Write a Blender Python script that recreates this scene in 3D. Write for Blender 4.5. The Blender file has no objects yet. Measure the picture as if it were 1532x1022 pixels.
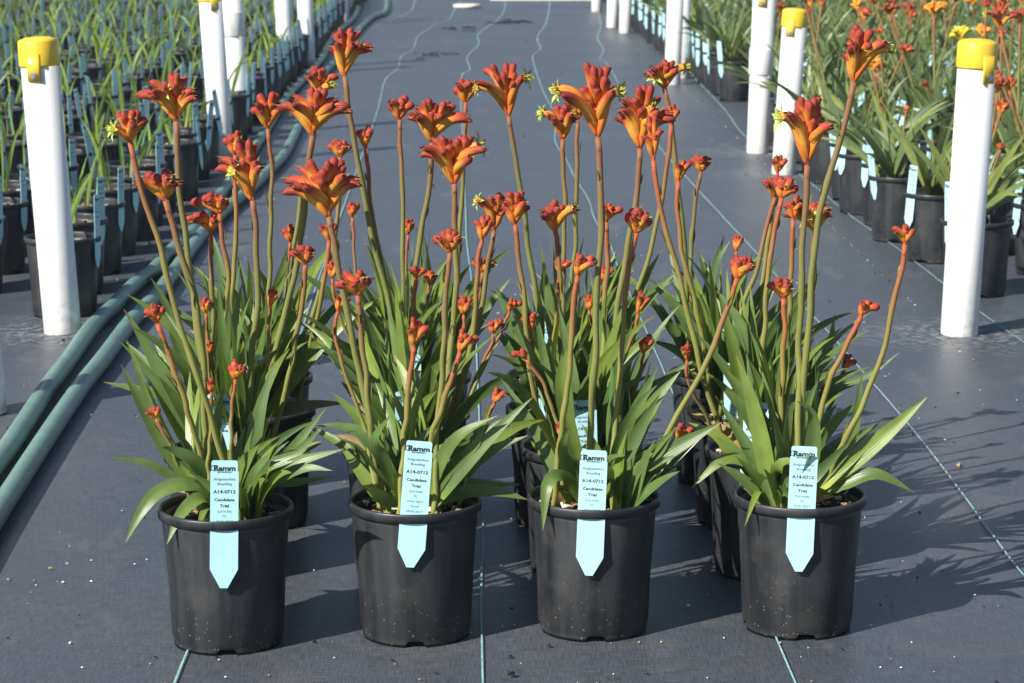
import bpy, math, random
from mathutils import Vector, Matrix, Quaternion
from mathutils import noise as mnoise
R = math.radians
scene = bpy.context.scene
col = scene.collection

# ------------------------------------------------------------------ camera, sky, sun, exposure
cam_d = bpy.data.cameras.new('camera'); cam = bpy.data.objects.new('camera', cam_d); col.objects.link(cam)
cam.location = (0, 0, 1.111)
cam.rotation_euler = (R(90 - 10.4588), 0, R(-1.0354))
cam_d.sensor_width = 36; cam_d.lens = 86.945; cam_d.clip_start = .05; cam_d.clip_end = 900
cam_d.dof.use_dof = True; cam_d.dof.focus_distance = 3.8; cam_d.dof.aperture_fstop = 15
scene.camera = cam
SUN_EL = R(38); SH = Vector((.766, .643, 0)).normalized()          # ground direction in which shadows fall
w = bpy.data.worlds.new('World'); scene.world = w; w.use_nodes = True
wn = w.node_tree.nodes; wl = w.node_tree.links
sky = wn.new('ShaderNodeTexSky'); sky.sky_type = 'NISHITA'; sky.sun_disc = False
sky.sun_elevation = SUN_EL; sky.sun_rotation = math.atan2(-SH.x, -SH.y); sky.altitude = 50
sky.air_density = 1.1; sky.dust_density = .35; sky.ozone_density = 3.0
wn['Background'].inputs['Strength'].default_value = .07
wl.new(sky.outputs[0], wn['Background'].inputs['Color'])
sun_d = bpy.data.lights.new('sun', 'SUN'); sun = bpy.data.objects.new('sun', sun_d); col.objects.link(sun)
sun_d.energy = 5.0; sun_d.angle = R(.53); sun_d.color = (1, .95, .86)
sd = Vector((SH.x * math.cos(SUN_EL), SH.y * math.cos(SUN_EL), -math.sin(SUN_EL)))
sun.rotation_euler = sd.to_track_quat('-Z', 'Y').to_euler(); sun.location = (-3, -3, 5)
scene.view_settings.view_transform = 'Standard'; scene.view_settings.look = 'None'
scene.view_settings.gamma = 1; scene.view_settings.exposure = .55

# ------------------------------------------------------------------ material helpers
class N:
    def __init__(s, name, rough=.5, spec=.5):
        s.m = bpy.data.materials.new(name); s.m.use_nodes = True
        s.n = s.m.node_tree.nodes; s.l = s.m.node_tree.links
        s.b = s.n['Principled BSDF']; s.set('Roughness', rough); s.set('Specular IOR Level', spec)
    def set(s, k, v): s.b.inputs[k].default_value = v
    def new(s, t, **k):
        n = s.n.new(t)
        for a, v in k.items(): setattr(n, a, v)
        return n
    def link(s, a, b): s.l.new(a, b)
    def attr(s, name): return s.new('ShaderNodeAttribute', attribute_name=name).outputs['Fac']
    def coord(s, scale=(1, 1, 1), kind='Object', rnd=False):
        tc = s.new('ShaderNodeTexCoord'); mp = s.new('ShaderNodeMapping'); mp.inputs['Scale'].default_value = scale
        src = tc.outputs[kind]
        if rnd:
            oi = s.new('ShaderNodeObjectInfo'); va = s.new('ShaderNodeVectorMath', operation='ADD')
            mu = s.new('ShaderNodeMath', operation='MULTIPLY'); mu.inputs[1].default_value = 7.3
            s.link(oi.outputs['Random'], mu.inputs[0]); s.link(src, va.inputs[0]); s.link(mu.outputs[0], va.inputs[1]); src = va.outputs[0]
        s.link(src, mp.inputs['Vector']); return mp.outputs[0]
    def noise(s, vec, scale, detail=3, rough=.55):
        n = s.new('ShaderNodeTexNoise'); n.inputs['Scale'].default_value = scale; n.inputs['Detail'].default_value = detail
        n.inputs['Roughness'].default_value = rough; s.link(vec, n.inputs['Vector']); return n.outputs['Fac']
    def ramp(s, fac, stops):
        r = s.new('ShaderNodeValToRGB'); e = r.color_ramp.elements
        while len(e) < len(stops): e.new(.5)
        for i, (p, c) in enumerate(stops):
            e[i].position = p; e[i].color = (c, c, c, 1) if isinstance(c, (int, float)) else (*c, 1)
        s.link(fac, r.inputs[0]); return r.outputs[0]
    def mix(s, fac, a, b, mode='MIX'):
        m = s.new('ShaderNodeMix', data_type='RGBA', blend_type=mode)
        for sock, v in ((m.inputs[0], fac), (m.inputs[6], a), (m.inputs[7], b)):
            if isinstance(v, (int, float)): sock.default_value = v
            elif isinstance(v, tuple): sock.default_value = (*v, 1)
            else: s.link(v, sock)
        return m.outputs[2]
    def math(s, op, a, b=0.):
        m = s.new('ShaderNodeMath', operation=op)
        for i, v in enumerate((a, b)):
            if isinstance(v, (int, float)): m.inputs[i].default_value = v
            else: s.link(v, m.inputs[i])
        return m.outputs[0]
    def color(s, c):
        if isinstance(c, tuple): s.set('Base Color', (*c, 1))
        else: s.link(c, s.b.inputs['Base Color'])
    def bump(s, h, strength=.2, dist=.001):
        b = s.new('ShaderNodeBump'); b.inputs['Strength'].default_value = strength; b.inputs['Distance'].default_value = dist
        s.link(h, b.inputs['Height']); s.link(b.outputs[0], s.b.inputs['Normal'])
    def translucent(s, colr, f):
        t = s.new('ShaderNodeBsdfTranslucent'); mx = s.new('ShaderNodeMixShader'); mx.inputs[0].default_value = f
        if isinstance(colr, tuple): t.inputs[0].default_value = (*colr, 1)
        else: s.link(colr, t.inputs[0])
        o = s.n['Material Output']
        s.link(s.b.outputs[0], mx.inputs[1]); s.link(t.outputs[0], mx.inputs[2]); s.link(mx.outputs[0], o.inputs[0])

def m_weedmat():
    k = N('woven_weed_mat', .42, .3); c = k.coord()
    big = k.noise(c, 1.1, 5, .6); mid = k.noise(c, 9, 5, .65)
    warp = k.noise(k.coord((520, 26, 1)), 1, 2); weft = k.noise(k.coord((26, 430, 1)), 1, 2)
    base = k.mix(k.ramp(big, [(.3, 0), (.7, 1)]), (.050, .056, .069), (.070, .077, .092))
    base = k.mix(k.math('MULTIPLY', k.ramp(mid, [(.52, 0), (.75, 1)]), .55), base, (.105, .1, .09))
    wv = k.math('MULTIPLY', k.math('ADD', warp, weft), .5)
    base = k.mix(.9, base, k.ramp(wv, [(.3, .3), (.7, 1.75)]), 'MULTIPLY')
    dust = k.noise(k.coord((1, .35, 1)), 5, 6, .7)
    base = k.mix(k.ramp(dust, [(.58, 0), (.78, .55)]), base, (.2, .188, .165))
    k.color(base); k.link(k.ramp(big, [(.3, .36), (.7, .5)]), k.b.inputs['Roughness'])
    k.bump(wv, .5, .0012); k.set('Sheen Weight', .13); k.set('Sheen Roughness', .3); k.set('Sheen Tint', (.75, .86, 1, 1)); return k.m
def m_plain(name, c, rough=.5, spec=.5, var=.12, scale=30, metal=0, bump=0):
    k = N(name, rough, spec); n = k.noise(k.coord(rnd=True), scale, 4)
    k.color(k.mix(1., c, k.ramp(n, [(.25, 1 - var), (.75, 1 + var)]), 'MULTIPLY')); k.set('Metallic', metal)
    if bump: k.bump(n, bump, .002)
    return k.m
def m_pot():
    k = N('black_pot_plastic', .42, .5); c = k.coord(rnd=True)
    st = k.noise(k.coord((45, 45, 3), rnd=True), 1, 4); sm = k.noise(c, 14, 5, .65)
    b = k.mix(k.ramp(st, [(.3, 0), (.75, 1)]), (.012, .0135, .016), (.042, .046, .052))
    b = k.mix(k.ramp(sm, [(.5, 0), (.8, .6)]), b, (.085, .08, .07))
    vo = k.new('ShaderNodeTexVoronoi'); vo.inputs['Scale'].default_value = 210; k.link(k.mix(.012, c, k.new('ShaderNodeTexNoise').outputs['Color'], 'ADD'), vo.inputs['Vector'])
    tc = k.new('ShaderNodeTexCoord'); sx = k.new('ShaderNodeSeparateXYZ'); k.link(tc.outputs['Object'], sx.inputs[0])
    zz = k.ramp(sx.outputs['Z'], [(0, .36), (.035, .26), (.10, .12), (.2, .06)])
    spk = k.math('LESS_THAN', vo.outputs['Distance'], zz)
    rs = k.new('ShaderNodeSeparateColor'); k.link(vo.outputs['Color'], rs.inputs[0])
    spk = k.math('MULTIPLY', spk, k.math('GREATER_THAN', rs.outputs[0], .86))
    b = k.mix(k.math('MULTIPLY', spk, .8), b, (.24, .205, .15))
    k.color(b); k.link(k.ramp(sm, [(.3, .33), (.7, .5)]), k.b.inputs['Roughness']); k.bump(st, .12, .001); return k.m
def m_leaf(name, base, tipc, basec, tr=.18, rough=.36):
    k = N(name, rough, .5); t = k.attr('t'); u = k.attr('u')
    n = k.noise(k.coord(rnd=True), 22, 4, .6)
    oi = k.new('ShaderNodeObjectInfo')
    c = k.ramp(t, [(0, basec), (.25, base), (.93, base), (1, tipc)])
    c = k.mix(1., c, k.ramp(n, [(.25, .72), (.75, 1.25)]), 'MULTIPLY')
    c = k.mix(1., c, k.ramp(oi.outputs['Random'], [(0, (.72, .8, .88)), (.55, (1.0, 1.0, 1.0)), (1, (1.6, 1.35, .8))]), 'MULTIPLY')
    rib = k.math('SINE', k.math('MULTIPLY', u, 46.)); c = k.mix(.5, c, k.ramp(rib, [(0, .86), (1, 1.1)]), 'MULTIPLY')
    k.color(c); k.translucent(k.mix(.5, c, (.35, .45, .05), 'MIX'), tr); k.bump(rib, .15, .0006); return k.m
def m_floret():
    k = N('felted_floret', .6, .3); t = k.attr('t'); tone = k.attr('tone'); u = k.attr('u')
    a = k.ramp(t, [(0, (.60, .11, .02)), (.16, (.84, .30, .025)), (.38, (.84, .48, .06)), (.6, (.74, .34, .05)), (.78, (.42, .085, .04)), (1, (.13, .025, .028))])
    b = k.ramp(t, [(0, (.78, .20, .025)), (.45, (.74, .155, .028)), (.75, (.48, .065, .03)), (1, (.20, .025, .03))])
    c = k.mix(tone, a, b)
    fz = k.noise(k.coord(), 620, 2, .7); c = k.mix(k.math('MULTIPLY', k.ramp(fz, [(.42, 0), (.62, 1)]), .4), c, (.44, .05, .03))
    rib = k.ramp(k.math('SINE', k.math('MULTIPLY', u, 37.7)), [(.1, 0), (1, 1)]); c = k.mix(k.math('MULTIPLY', rib, .25), c, (.42, .04, .03))
    k.color(c); k.set('Sheen Weight', .12); k.set('Sheen Roughness', .4); k.set('Sheen Tint', (1, .6, .4, 1))
    k.translucent(c, .07); k.bump(fz, .4, .0008); return k.m
def m_stem():
    k = N('hairy_stem', .6, .3); t = k.attr('t'); tone = k.attr('tone')
    a = k.ramp(t, [(0, (.27, .30, .07)), (.3, (.17, .21, .05)), (.7, (.16, .18, .048)), (.88, (.17, .12, .05)), (1, (.24, .10, .045))])
    b = k.ramp(t, [(0, (.28, .31, .07)), (.5, (.22, .235, .05)), (.74, (.27, .18, .045)), (.9, (.38, .10, .04)), (1, (.46, .085, .03))])
    n = k.noise(k.coord(), 420, 2, .7); c = k.mix(tone, a, b)
    c = k.mix(k.math('MULTIPLY', k.ramp(n, [(.45, 0), (.65, 1)]), .25), c, (.25, .12, .045))
    k.color(c); k.set('Sheen Weight', .3); k.set('Sheen Tint', (1, .6, .4, 1)); return k.m
def m_post():
    k = N('white_pvc', .34, .5); c = k.coord(rnd=True)
    n = k.noise(k.coord((18, 18, 2), rnd=True), 1.6, 5, .65); n2 = k.noise(c, 60, 4)
    b = k.mix(k.ramp(n, [(.54, 0), (.74, .55)]), (.80, .80, .79), (.42, .40, .36))
    tc = k.new('ShaderNodeTexCoord'); sx = k.new('ShaderNodeSeparateXYZ'); k.link(tc.outputs['Object'], sx.inputs[0])
    low = k.ramp(sx.outputs['Z'], [(0, 1), (.05, .5), (.2, 0)])
    b = k.mix(k.math('MULTIPLY', low, k.ramp(n2, [(.4, 0), (.7, .7)])), b, (.34, .30, .24))
    k.color(b); return k.m

M = {}
M['mat'] = m_weedmat()
M['ground'] = m_plain('bare_earth', (.16, .13, .10), .9, .2, .3, 4)
M['thread'] = m_plain('teal_thread', (.27, .48, .46), .6, .4, .6, 220)
M['pot'] = m_pot()
M['soil'] = m_plain('potting_mix', (.045, .034, .024), .9, .2, .5, 140, bump=.6)
M['chip'] = m_plain('bark_chip', (.36, .25, .13), .8, .2, .5, 200)
M['perl'] = m_plain('perlite_grain', (.72, .66, .54), .8, .2, .4, 60)
M['dark'] = m_plain('dark_crumb', (.03, .022, .016), .9, .2, .4, 60)
M['leaf'] = m_leaf('strap_leaf', (.125, .20, .050), (.20, .13, .05), (.36, .45, .08))
M['leaf2'] = m_leaf('block_leaf', (.135, .19, .075), (.17, .12, .06), (.2, .25, .06))
M['seed'] = m_leaf('seedling_blade', (.21, .32, .07), (.27, .28, .1), (.36, .44, .14), .3)
M['bract'] = m_leaf('bract_skin', (.14, .15, .05), (.2, .06, .04), (.26, .12, .06), .1)
M['floret'] = m_floret()
M['stem'] = m_stem()
M['lobe'] = m_plain('lime_lobe', (.36, .47, .085), .5, .4, .3, 90)
M['anther'] = m_plain('yellow_anther', (.62, .55, .06), .5, .4, .2, 90)
M['lobe_back'] = m_plain('lobe_rim', (.28, .20, .05), .5, .4, .25, 90)
M['yellowflower'] = m_plain('yellow_felt', (.78, .6, .05), .6, .3, .25, 200)
M['goldflower'] = m_plain('gold_felt', (.8, .32, .04), .6, .3, .4, 200)
M['rustflower'] = m_plain('rust_felt', (.34, .09, .03), .6, .3, .4, 200)
M['fuzz'] = m_plain('floret_fuzz', (.60, .2, .08), .6, .3, .4, 80)
M['dead'] = m_leaf('withered_leaf', (.30, .22, .11), (.2, .13, .07), (.3, .24, .1), .15, .7)
M['hair'] = m_plain('stem_hair', (.34, .15, .08), .6, .3, .4, 50)
M['label'] = m_plain('blue_label_plastic', (.46, .76, .81), .4, .5, .05, 20)
M['ink'] = m_plain('black_ink', (.025, .03, .04), .6, .3, .1, 50)
M['inkfaint'] = m_plain('faded_ink', (.10, .22, .28), .6, .3, .1, 50)
M['post'] = m_post()
M['cap'] = m_plain('yellow_cap_plastic', (.86, .58, .04), .38, .5, .07, 25)
M['steel'] = m_plain('zinc_bolt', (.62, .62, .62), .32, .5, .1, 80, metal=1)
M['hose'] = m_plain('green_poly_pipe', (.135, .24, .205), .45, .5, .2, 18)
M['white'] = m_plain('cream_plastic', (.74, .70, .6), .6, .4, .12, 20)

# ------------------------------------------------------------------ mesh helpers
class MB:
    def __init__(s): s.v = []; s.f = []; s.mi = []; s.t = []; s.u = []; s.tone = []
    def vert(s, p, t=.5, u=0., tone=0.):
        s.v.append(tuple(p)); s.t.append(t); s.u.append(u); s.tone.append(tone); return len(s.v) - 1
    def face(s, idx, mi=0): s.f.append(tuple(idx)); s.mi.append(mi)
    def add(s, o, mtx=None, mi_off=0):
        b = len(s.v)
        s.v += [tuple(mtx @ Vector(p)) for p in o.v] if mtx is not None else o.v
        s.t += o.t; s.u += o.u; s.tone += o.tone
        s.f += [tuple(i + b for i in f) for f in o.f]; s.mi += [m + mi_off for m in o.mi]
    def mesh(s, name, mats, smooth=True, attrs=True):
        me = bpy.data.meshes.new(name); me.from_pydata(s.v, [], s.f)
        for m in mats: me.materials.append(M[m])
        if len(mats) > 1: me.polygons.foreach_set('material_index', s.mi)
        me.polygons.foreach_set('use_smooth', [smooth] * len(s.f))
        if attrs:
            for nm, dat in (('t', s.t), ('u', s.u), ('tone', s.tone)):
                a = me.attributes.new(nm, 'FLOAT', 'POINT'); a.data.foreach_set('value', dat)
        me.update(); return me
def link(name, data, parent=None, loc=None):
    o = bpy.data.objects.new(name, data); col.objects.link(o)
    if parent is not None: o.parent = parent
    if loc is not None: o.location = loc
    return o
def tag(o, label=None, cat=None, group=None, kind=None):
    for k, v in (('label', label), ('category', cat), ('group', group), ('kind', kind)):
        if v: o[k] = v
    return o
def spline(pts, n):
    P = [Vector(p) for p in pts]
    if len(P) == 2: return [P[0].lerp(P[1], i / n) for i in range(n + 1)]
    P = [2 * P[0] - P[1]] + P + [2 * P[-1] - P[-2]]
    L = [0]
    for i in range(2, len(P) - 1): L.append(L[-1] + (P[i] - P[i - 1]).length)
    out = []; tot = L[-1]
    for k in range(n + 1):
        d = tot * k / n; i = 0
        while i < len(L) - 2 and d > L[i + 1]: i += 1
        t = (d - L[i]) / max(1e-9, L[i + 1] - L[i]); a, b, c, e = P[i:i + 4]
        out.append(.5 * ((2 * b) + (c - a) * t + (2 * a - 5 * b + 4 * c - e) * t * t + (3 * b - a - 3 * c + e) * t ** 3))
    return out
def frames(pts):
    T = []
    for i in range(len(pts)):
        d = pts[min(i + 1, len(pts) - 1)] - pts[max(i - 1, 0)]; T.append(d.normalized() if d.length > 1e-9 else Vector((0, 0, 1)))
    n = T[0].orthogonal().normalized(); F = []
    for t in T:
        n = (n - t * n.dot(t)); n = n.normalized() if n.length > 1e-6 else t.orthogonal().normalized()
        F.append((t, n, t.cross(n)))
    return F
def tube(mb, pts, rad, sides=8, mi=0, tone=0., ridge=0., cap=True, t0=0., t1=1., shade=0.):
    F = frames(pts); n = len(pts); rings = []
    for i, (p, (t, a, b)) in enumerate(zip(pts, F)):
        r = rad(i / (n - 1)) if callable(rad) else rad; ring = []
        for j in range(sides):
            ph = 2 * math.pi * j / sides; rr = r * (1 + ridge * math.cos(6 * ph))
            d = a * math.cos(ph) + b * math.sin(ph)      # the upper side of a floret is redder than its belly
            ring.append(mb.vert(p + d * rr, t0 + (t1 - t0) * i / (n - 1), j / sides, max(0, min(1, tone + shade * d.z)) if shade else tone))
        rings.append(ring)
    for i in range(n - 1):
        for j in range(sides):
            k = (j + 1) % sides; mb.face((rings[i][j], rings[i][k], rings[i + 1][k], rings[i + 1][j]), mi)
    if cap: mb.face(rings[0][::-1], mi); mb.face(rings[-1], mi)
    return rings
def lathe(mb, prof, seg, mi=0, skip=None):
    rings = [[mb.vert((r * math.cos(2 * math.pi * j / seg), r * math.sin(2 * math.pi * j / seg), z), z, j / seg) for j in range(seg)] for r, z in prof]
    for i in range(len(prof) - 1):
        for j in range(seg):
            k = (j + 1) % seg; mb.face((rings[i][j], rings[i][k], rings[i + 1][k], rings[i + 1][j]), mi)
    return rings
def box(mb, c, s, mi=0, rot=None):
    b = len(mb.v); c = Vector(c)
    for x in (-1, 1):
        for y in (-1, 1):
            for z in (-1, 1):
                d = Vector((x * s[0] / 2, y * s[1] / 2, z * s[2] / 2)); mb.vert(c + (rot @ d if rot else d))
    for f in ((0, 1, 3, 2), (4, 6, 7, 5), (0, 4, 5, 1), (2, 3, 7, 6), (0, 2, 6, 4), (1, 5, 7, 3)): mb.face([i + b for i in f], mi)

# ------------------------------------------------------------------ positions (metres)
POTS = {(0, 0): (-0.36, 3.566), (0, 1): (-0.396, 3.935), (0, 2): (-0.369, 4.268), (0, 3): (-0.392, 4.56), (1, 0): (-0.08, 3.6), (1, 1): (-0.105, 3.953), (1, 2): (-0.097, 4.248), (1, 3): (-0.094, 4.569), (2, 0): (0.189, 3.622), (2, 1): (0.185, 3.957), (2, 2): (0.166, 4.266), (2, 3): (0.171, 4.557), (3, 0): (0.5, 3.624), (3, 1): (0.487, 3.935), (3, 2): (0.486, 4.252), (3, 3): (0.479, 4.572)}
STEMS = [
  (0, 1, [(-0.408, 3.954, 0.184), (-0.419, 3.901, 0.306), (-0.436, 3.901, 0.426), (-0.444, 3.901, 0.533), (-0.455, 3.901, 0.62), (-0.458, 3.901, 0.745)], (0.062, 0.043, 0.076), [(-0.018, 0.052)]),
  (0, 0, [(-0.342, 3.575, 0.184), (-0.365, 3.55, 0.299), (-0.387, 3.53, 0.393), (-0.405, 3.53, 0.45), (-0.426, 3.53, 0.518), (-0.44, 3.53, 0.593), (-0.463, 3.53, 0.665), (-0.481, 3.53, 0.749)], (0.035, 0.031, 0.049), [(-0.024, 0.026)]),
  (0, 0, [(-0.383, 3.575, 0.184), (-0.385, 3.574, 0.27), (-0.387, 3.573, 0.341), (-0.39, 3.573, 0.429), (-0.399, 3.573, 0.511), (-0.406, 3.573, 0.549), (-0.425, 3.573, 0.612), (-0.438, 3.573, 0.661)], (0.053, 0.023, 0.047), []),
  (0, 1, [(-0.398, 3.956, 0.184), (-0.394, 3.94, 0.303), (-0.39, 3.927, 0.4), (-0.385, 3.927, 0.493), (-0.393, 3.927, 0.563), (-0.396, 3.927, 0.595)], (0.046, 0.016, 0.035), []),
  (0, 1, [(-0.413, 3.957, 0.184), (-0.412, 3.947, 0.289), (-0.412, 3.939, 0.375), (-0.412, 3.939, 0.491), (-0.412, 3.939, 0.565)], (0.041, 0.019, 0.033), []),
  (0, 1, [(-0.361, 3.925, 0.184), (-0.353, 3.896, 0.296), (-0.338, 3.896, 0.427), (-0.336, 3.896, 0.498), (-0.337, 3.896, 0.577), (-0.34, 3.896, 0.62)], (0.058, 0.025, 0.1), [(-0.03, 0.054)]),
  (0, 2, [(-0.418, 4.252, 0.184), (-0.413, 4.243, 0.311), (-0.407, 4.235, 0.414), (-0.402, 4.235, 0.489), (-0.399, 4.235, 0.577), (-0.398, 4.235, 0.656)], (0.021, 0.023, 0.042), []),
  (0, 2, [(-0.354, 4.268, 0.184), (-0.349, 4.262, 0.334), (-0.345, 4.257, 0.458), (-0.339, 4.257, 0.575), (-0.339, 4.257, 0.633), (-0.343, 4.257, 0.698)], (0.028, 0.038, 0.064), []),
  (0, 1, [(-0.346, 3.919, 0.184), (-0.328, 3.942, 0.293), (-0.309, 3.96, 0.382), (-0.288, 3.96, 0.458), (-0.27, 3.96, 0.548), (-0.26, 3.96, 0.625), (-0.255, 3.96, 0.671), (-0.248, 3.96, 0.716)], (0.059, 0.062, 0.078), []),
  (0, 2, [(-0.342, 4.241, 0.184), (-0.33, 4.262, 0.306), (-0.316, 4.28, 0.407), (-0.298, 4.28, 0.511), (-0.287, 4.28, 0.595), (-0.265, 4.28, 0.688), (-0.257, 4.28, 0.755)], (0.024, 0.042, 0.052), [(0.023, 0.021)]),
  (1, 0, [(-0.127, 3.614, 0.184), (-0.135, 3.595, 0.266), (-0.146, 3.58, 0.333), (-0.166, 3.58, 0.438), (-0.177, 3.58, 0.496), (-0.186, 3.58, 0.548), (-0.198, 3.58, 0.609), (-0.202, 3.58, 0.636)], (0.065, 0.059, 0.086), []),
  (1, 2, [(-0.119, 4.24, 0.184), (-0.125, 4.239, 0.264), (-0.131, 4.239, 0.33), (-0.138, 4.239, 0.398), (-0.164, 4.239, 0.51), (-0.187, 4.239, 0.628), (-0.199, 4.239, 0.711), (-0.209, 4.239, 0.79)], (0.024, 0.052, 0.084), []),
  (1, 2, [(-0.102, 4.224, 0.184), (-0.123, 4.239, 0.328), (-0.144, 4.252, 0.446), (-0.158, 4.252, 0.508), (-0.169, 4.252, 0.589), (-0.175, 4.252, 0.665)], (0.02, 0.018, 0.044), []),
  (0, 3, [(-0.33, 4.584, 0.184), (-0.295, 4.581, 0.307), (-0.262, 4.578, 0.408), (-0.239, 4.578, 0.534), (-0.236, 4.578, 0.614)], (0.024, 0.021, 0.035), []),
  (1, 3, [(-0.12, 4.581, 0.184), (-0.12, 4.555, 0.297), (-0.12, 4.533, 0.39), (-0.12, 4.533, 0.502), (-0.122, 4.533, 0.608), (-0.124, 4.533, 0.688)], (0.022, 0.027, 0.047), []),
  (1, 2, [(-0.107, 4.258, 0.184), (-0.104, 4.256, 0.256), (-0.101, 4.255, 0.315), (-0.096, 4.255, 0.389), (-0.088, 4.255, 0.478), (-0.071, 4.255, 0.574), (-0.063, 4.255, 0.633), (-0.061, 4.255, 0.675)], (0.043, 0.067, 0.077), []),
  (1, 1, [(-0.043, 3.915, 0.184), (-0.033, 3.935, 0.31), (-0.023, 3.953, 0.412), (-0.018, 3.953, 0.518), (-0.02, 3.953, 0.596), (-0.021, 3.953, 0.639)], (0.064, 0.064, 0.087), [(0.047, 0.068)]),
  (1, 3, [(-0.032, 4.545, 0.184), (-0.023, 4.568, 0.348), (-0.015, 4.586, 0.482), (-0.009, 4.586, 0.545), (-0.005, 4.586, 0.657), (-0.003, 4.586, 0.715)], (0.024, 0.028, 0.046), []),
  (2, 3, [(0.146, 4.553, 0.184), (0.139, 4.546, 0.265), (0.131, 4.54, 0.331), (0.117, 4.54, 0.42), (0.101, 4.54, 0.538), (0.085, 4.54, 0.636), (0.076, 4.54, 0.693)], (0.072, 0.055, 0.097), [(-0.06, 0.065), (0.044, 0.077)]),
  (1, 1, [(-0.043, 3.964, 0.184), (-0.017, 3.97, 0.279), (0.007, 3.975, 0.357), (0.024, 3.975, 0.45), (0.036, 3.975, 0.52), (0.043, 3.975, 0.559)], (0.044, 0.023, 0.07), [(-0.035, 0.054)]),
  (1, 1, [(-0.043, 3.983, 0.184), (-0.018, 3.961, 0.288), (0.004, 3.943, 0.373), (0.013, 3.943, 0.442), (0.016, 3.943, 0.517), (0.023, 3.943, 0.546)], (0.02, 0.02, 0.047), []),
  (2, 1, [(0.123, 3.943, 0.184), (0.114, 3.932, 0.26), (0.104, 3.924, 0.322), (0.097, 3.924, 0.389), (0.09, 3.924, 0.459), (0.082, 3.924, 0.527), (0.076, 3.924, 0.577)], (0.022, 0.031, 0.056), []),
  (1, 0, [(-0.052, 3.582, 0.184), (-0.046, 3.592, 0.301), (-0.04, 3.599, 0.397), (-0.034, 3.599, 0.475), (-0.03, 3.599, 0.538), (-0.026, 3.599, 0.579)], (0.027, 0.019, 0.037), []),
  (1, 3, [(-0.13, 4.553, 0.184), (-0.123, 4.563, 0.308), (-0.116, 4.572, 0.409), (-0.111, 4.572, 0.469)], (0.014, 0.014, 0.034), []),
  (2, 2, [(0.158, 4.294, 0.184), (0.162, 4.279, 0.333), (0.166, 4.266, 0.455), (0.168, 4.266, 0.509), (0.17, 4.266, 0.574), (0.164, 4.266, 0.634), (0.165, 4.266, 0.678)], (0.05, 0.021, 0.061), [(-0.043, 0.051)]),
  (2, 3, [(0.176, 4.539, 0.184), (0.182, 4.529, 0.284), (0.188, 4.52, 0.366), (0.198, 4.52, 0.463), (0.201, 4.52, 0.589), (0.202, 4.52, 0.688)], (0.027, 0.022, 0.049), []),
  (2, 0, [(0.183, 3.651, 0.184), (0.185, 3.616, 0.302), (0.187, 3.588, 0.399), (0.189, 3.588, 0.49), (0.192, 3.588, 0.577), (0.195, 3.588, 0.654), (0.193, 3.588, 0.716), (0.19, 3.588, 0.75)], (0.073, 0.048, 0.109), [(-0.065, 0.08), (0.038, 0.074)]),
  (2, 1, [(0.225, 3.927, 0.184), (0.232, 3.958, 0.296), (0.241, 3.983, 0.387), (0.251, 3.983, 0.478), (0.27, 3.983, 0.59), (0.277, 3.983, 0.649), (0.279, 3.983, 0.691)], (0.043, 0.065, 0.103), [(0.017, 0.081)]),
  (3, 1, [(0.425, 3.96, 0.184), (0.404, 3.951, 0.263), (0.38, 3.944, 0.328), (0.353, 3.944, 0.438), (0.336, 3.944, 0.506), (0.319, 3.944, 0.567), (0.304, 3.944, 0.63), (0.298, 3.944, 0.677)], (0.019, 0.019, 0.073), []),
  (3, 3, [(0.42, 4.582, 0.184), (0.408, 4.553, 0.358), (0.396, 4.529, 0.501), (0.382, 4.529, 0.625), (0.37, 4.529, 0.705), (0.361, 4.529, 0.744)], (0.038, 0.059, 0.056), [(-0.017, 0.027), (0.05, 0.04)]),
  (2, 2, [(0.228, 4.293, 0.184), (0.271, 4.275, 0.333), (0.31, 4.26, 0.455), (0.327, 4.26, 0.529), (0.338, 4.26, 0.583), (0.347, 4.26, 0.642), (0.352, 4.26, 0.703)], (0.018, 0.018, 0.038), []),
  (3, 2, [(0.435, 4.24, 0.184), (0.41, 4.226, 0.321), (0.386, 4.214, 0.433), (0.371, 4.214, 0.483), (0.364, 4.214, 0.527), (0.36, 4.214, 0.582), (0.362, 4.214, 0.609)], (0.009, 0.024, 0.048), []),
  (3, 3, [(0.418, 4.588, 0.184), (0.419, 4.595, 0.294), (0.421, 4.601, 0.383), (0.423, 4.601, 0.488), (0.428, 4.601, 0.533), (0.437, 4.601, 0.583)], (0.029, 0.019, 0.036), []),
  (3, 3, [(0.532, 4.542, 0.184), (0.546, 4.546, 0.343), (0.56, 4.549, 0.473), (0.568, 4.549, 0.536), (0.574, 4.549, 0.583)], (0.017, 0.019, 0.038), []),
  (3, 2, [(0.434, 4.213, 0.184), (0.461, 4.243, 0.303), (0.487, 4.268, 0.4), (0.508, 4.268, 0.459), (0.521, 4.268, 0.525), (0.535, 4.268, 0.576)], (0.028, 0.019, 0.04), []),
  (3, 1, [(0.476, 3.963, 0.184), (0.478, 3.956, 0.299), (0.481, 3.95, 0.393), (0.484, 3.95, 0.466), (0.492, 3.95, 0.535), (0.498, 3.95, 0.573), (0.506, 3.95, 0.615)], (0.019, 0.024, 0.038), []),
  (3, 1, [(0.511, 3.916, 0.184), (0.513, 3.913, 0.321), (0.516, 3.911, 0.432), (0.518, 3.911, 0.496), (0.519, 3.911, 0.546), (0.52, 3.911, 0.584)], (0.023, 0.018, 0.045), []),
  (3, 1, [(0.544, 3.916, 0.184), (0.548, 3.925, 0.3), (0.552, 3.932, 0.396), (0.556, 3.932, 0.469), (0.557, 3.932, 0.538), (0.558, 3.932, 0.564)], (0.059, 0.024, 0.052), [(-0.017, 0.028)]),
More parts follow.
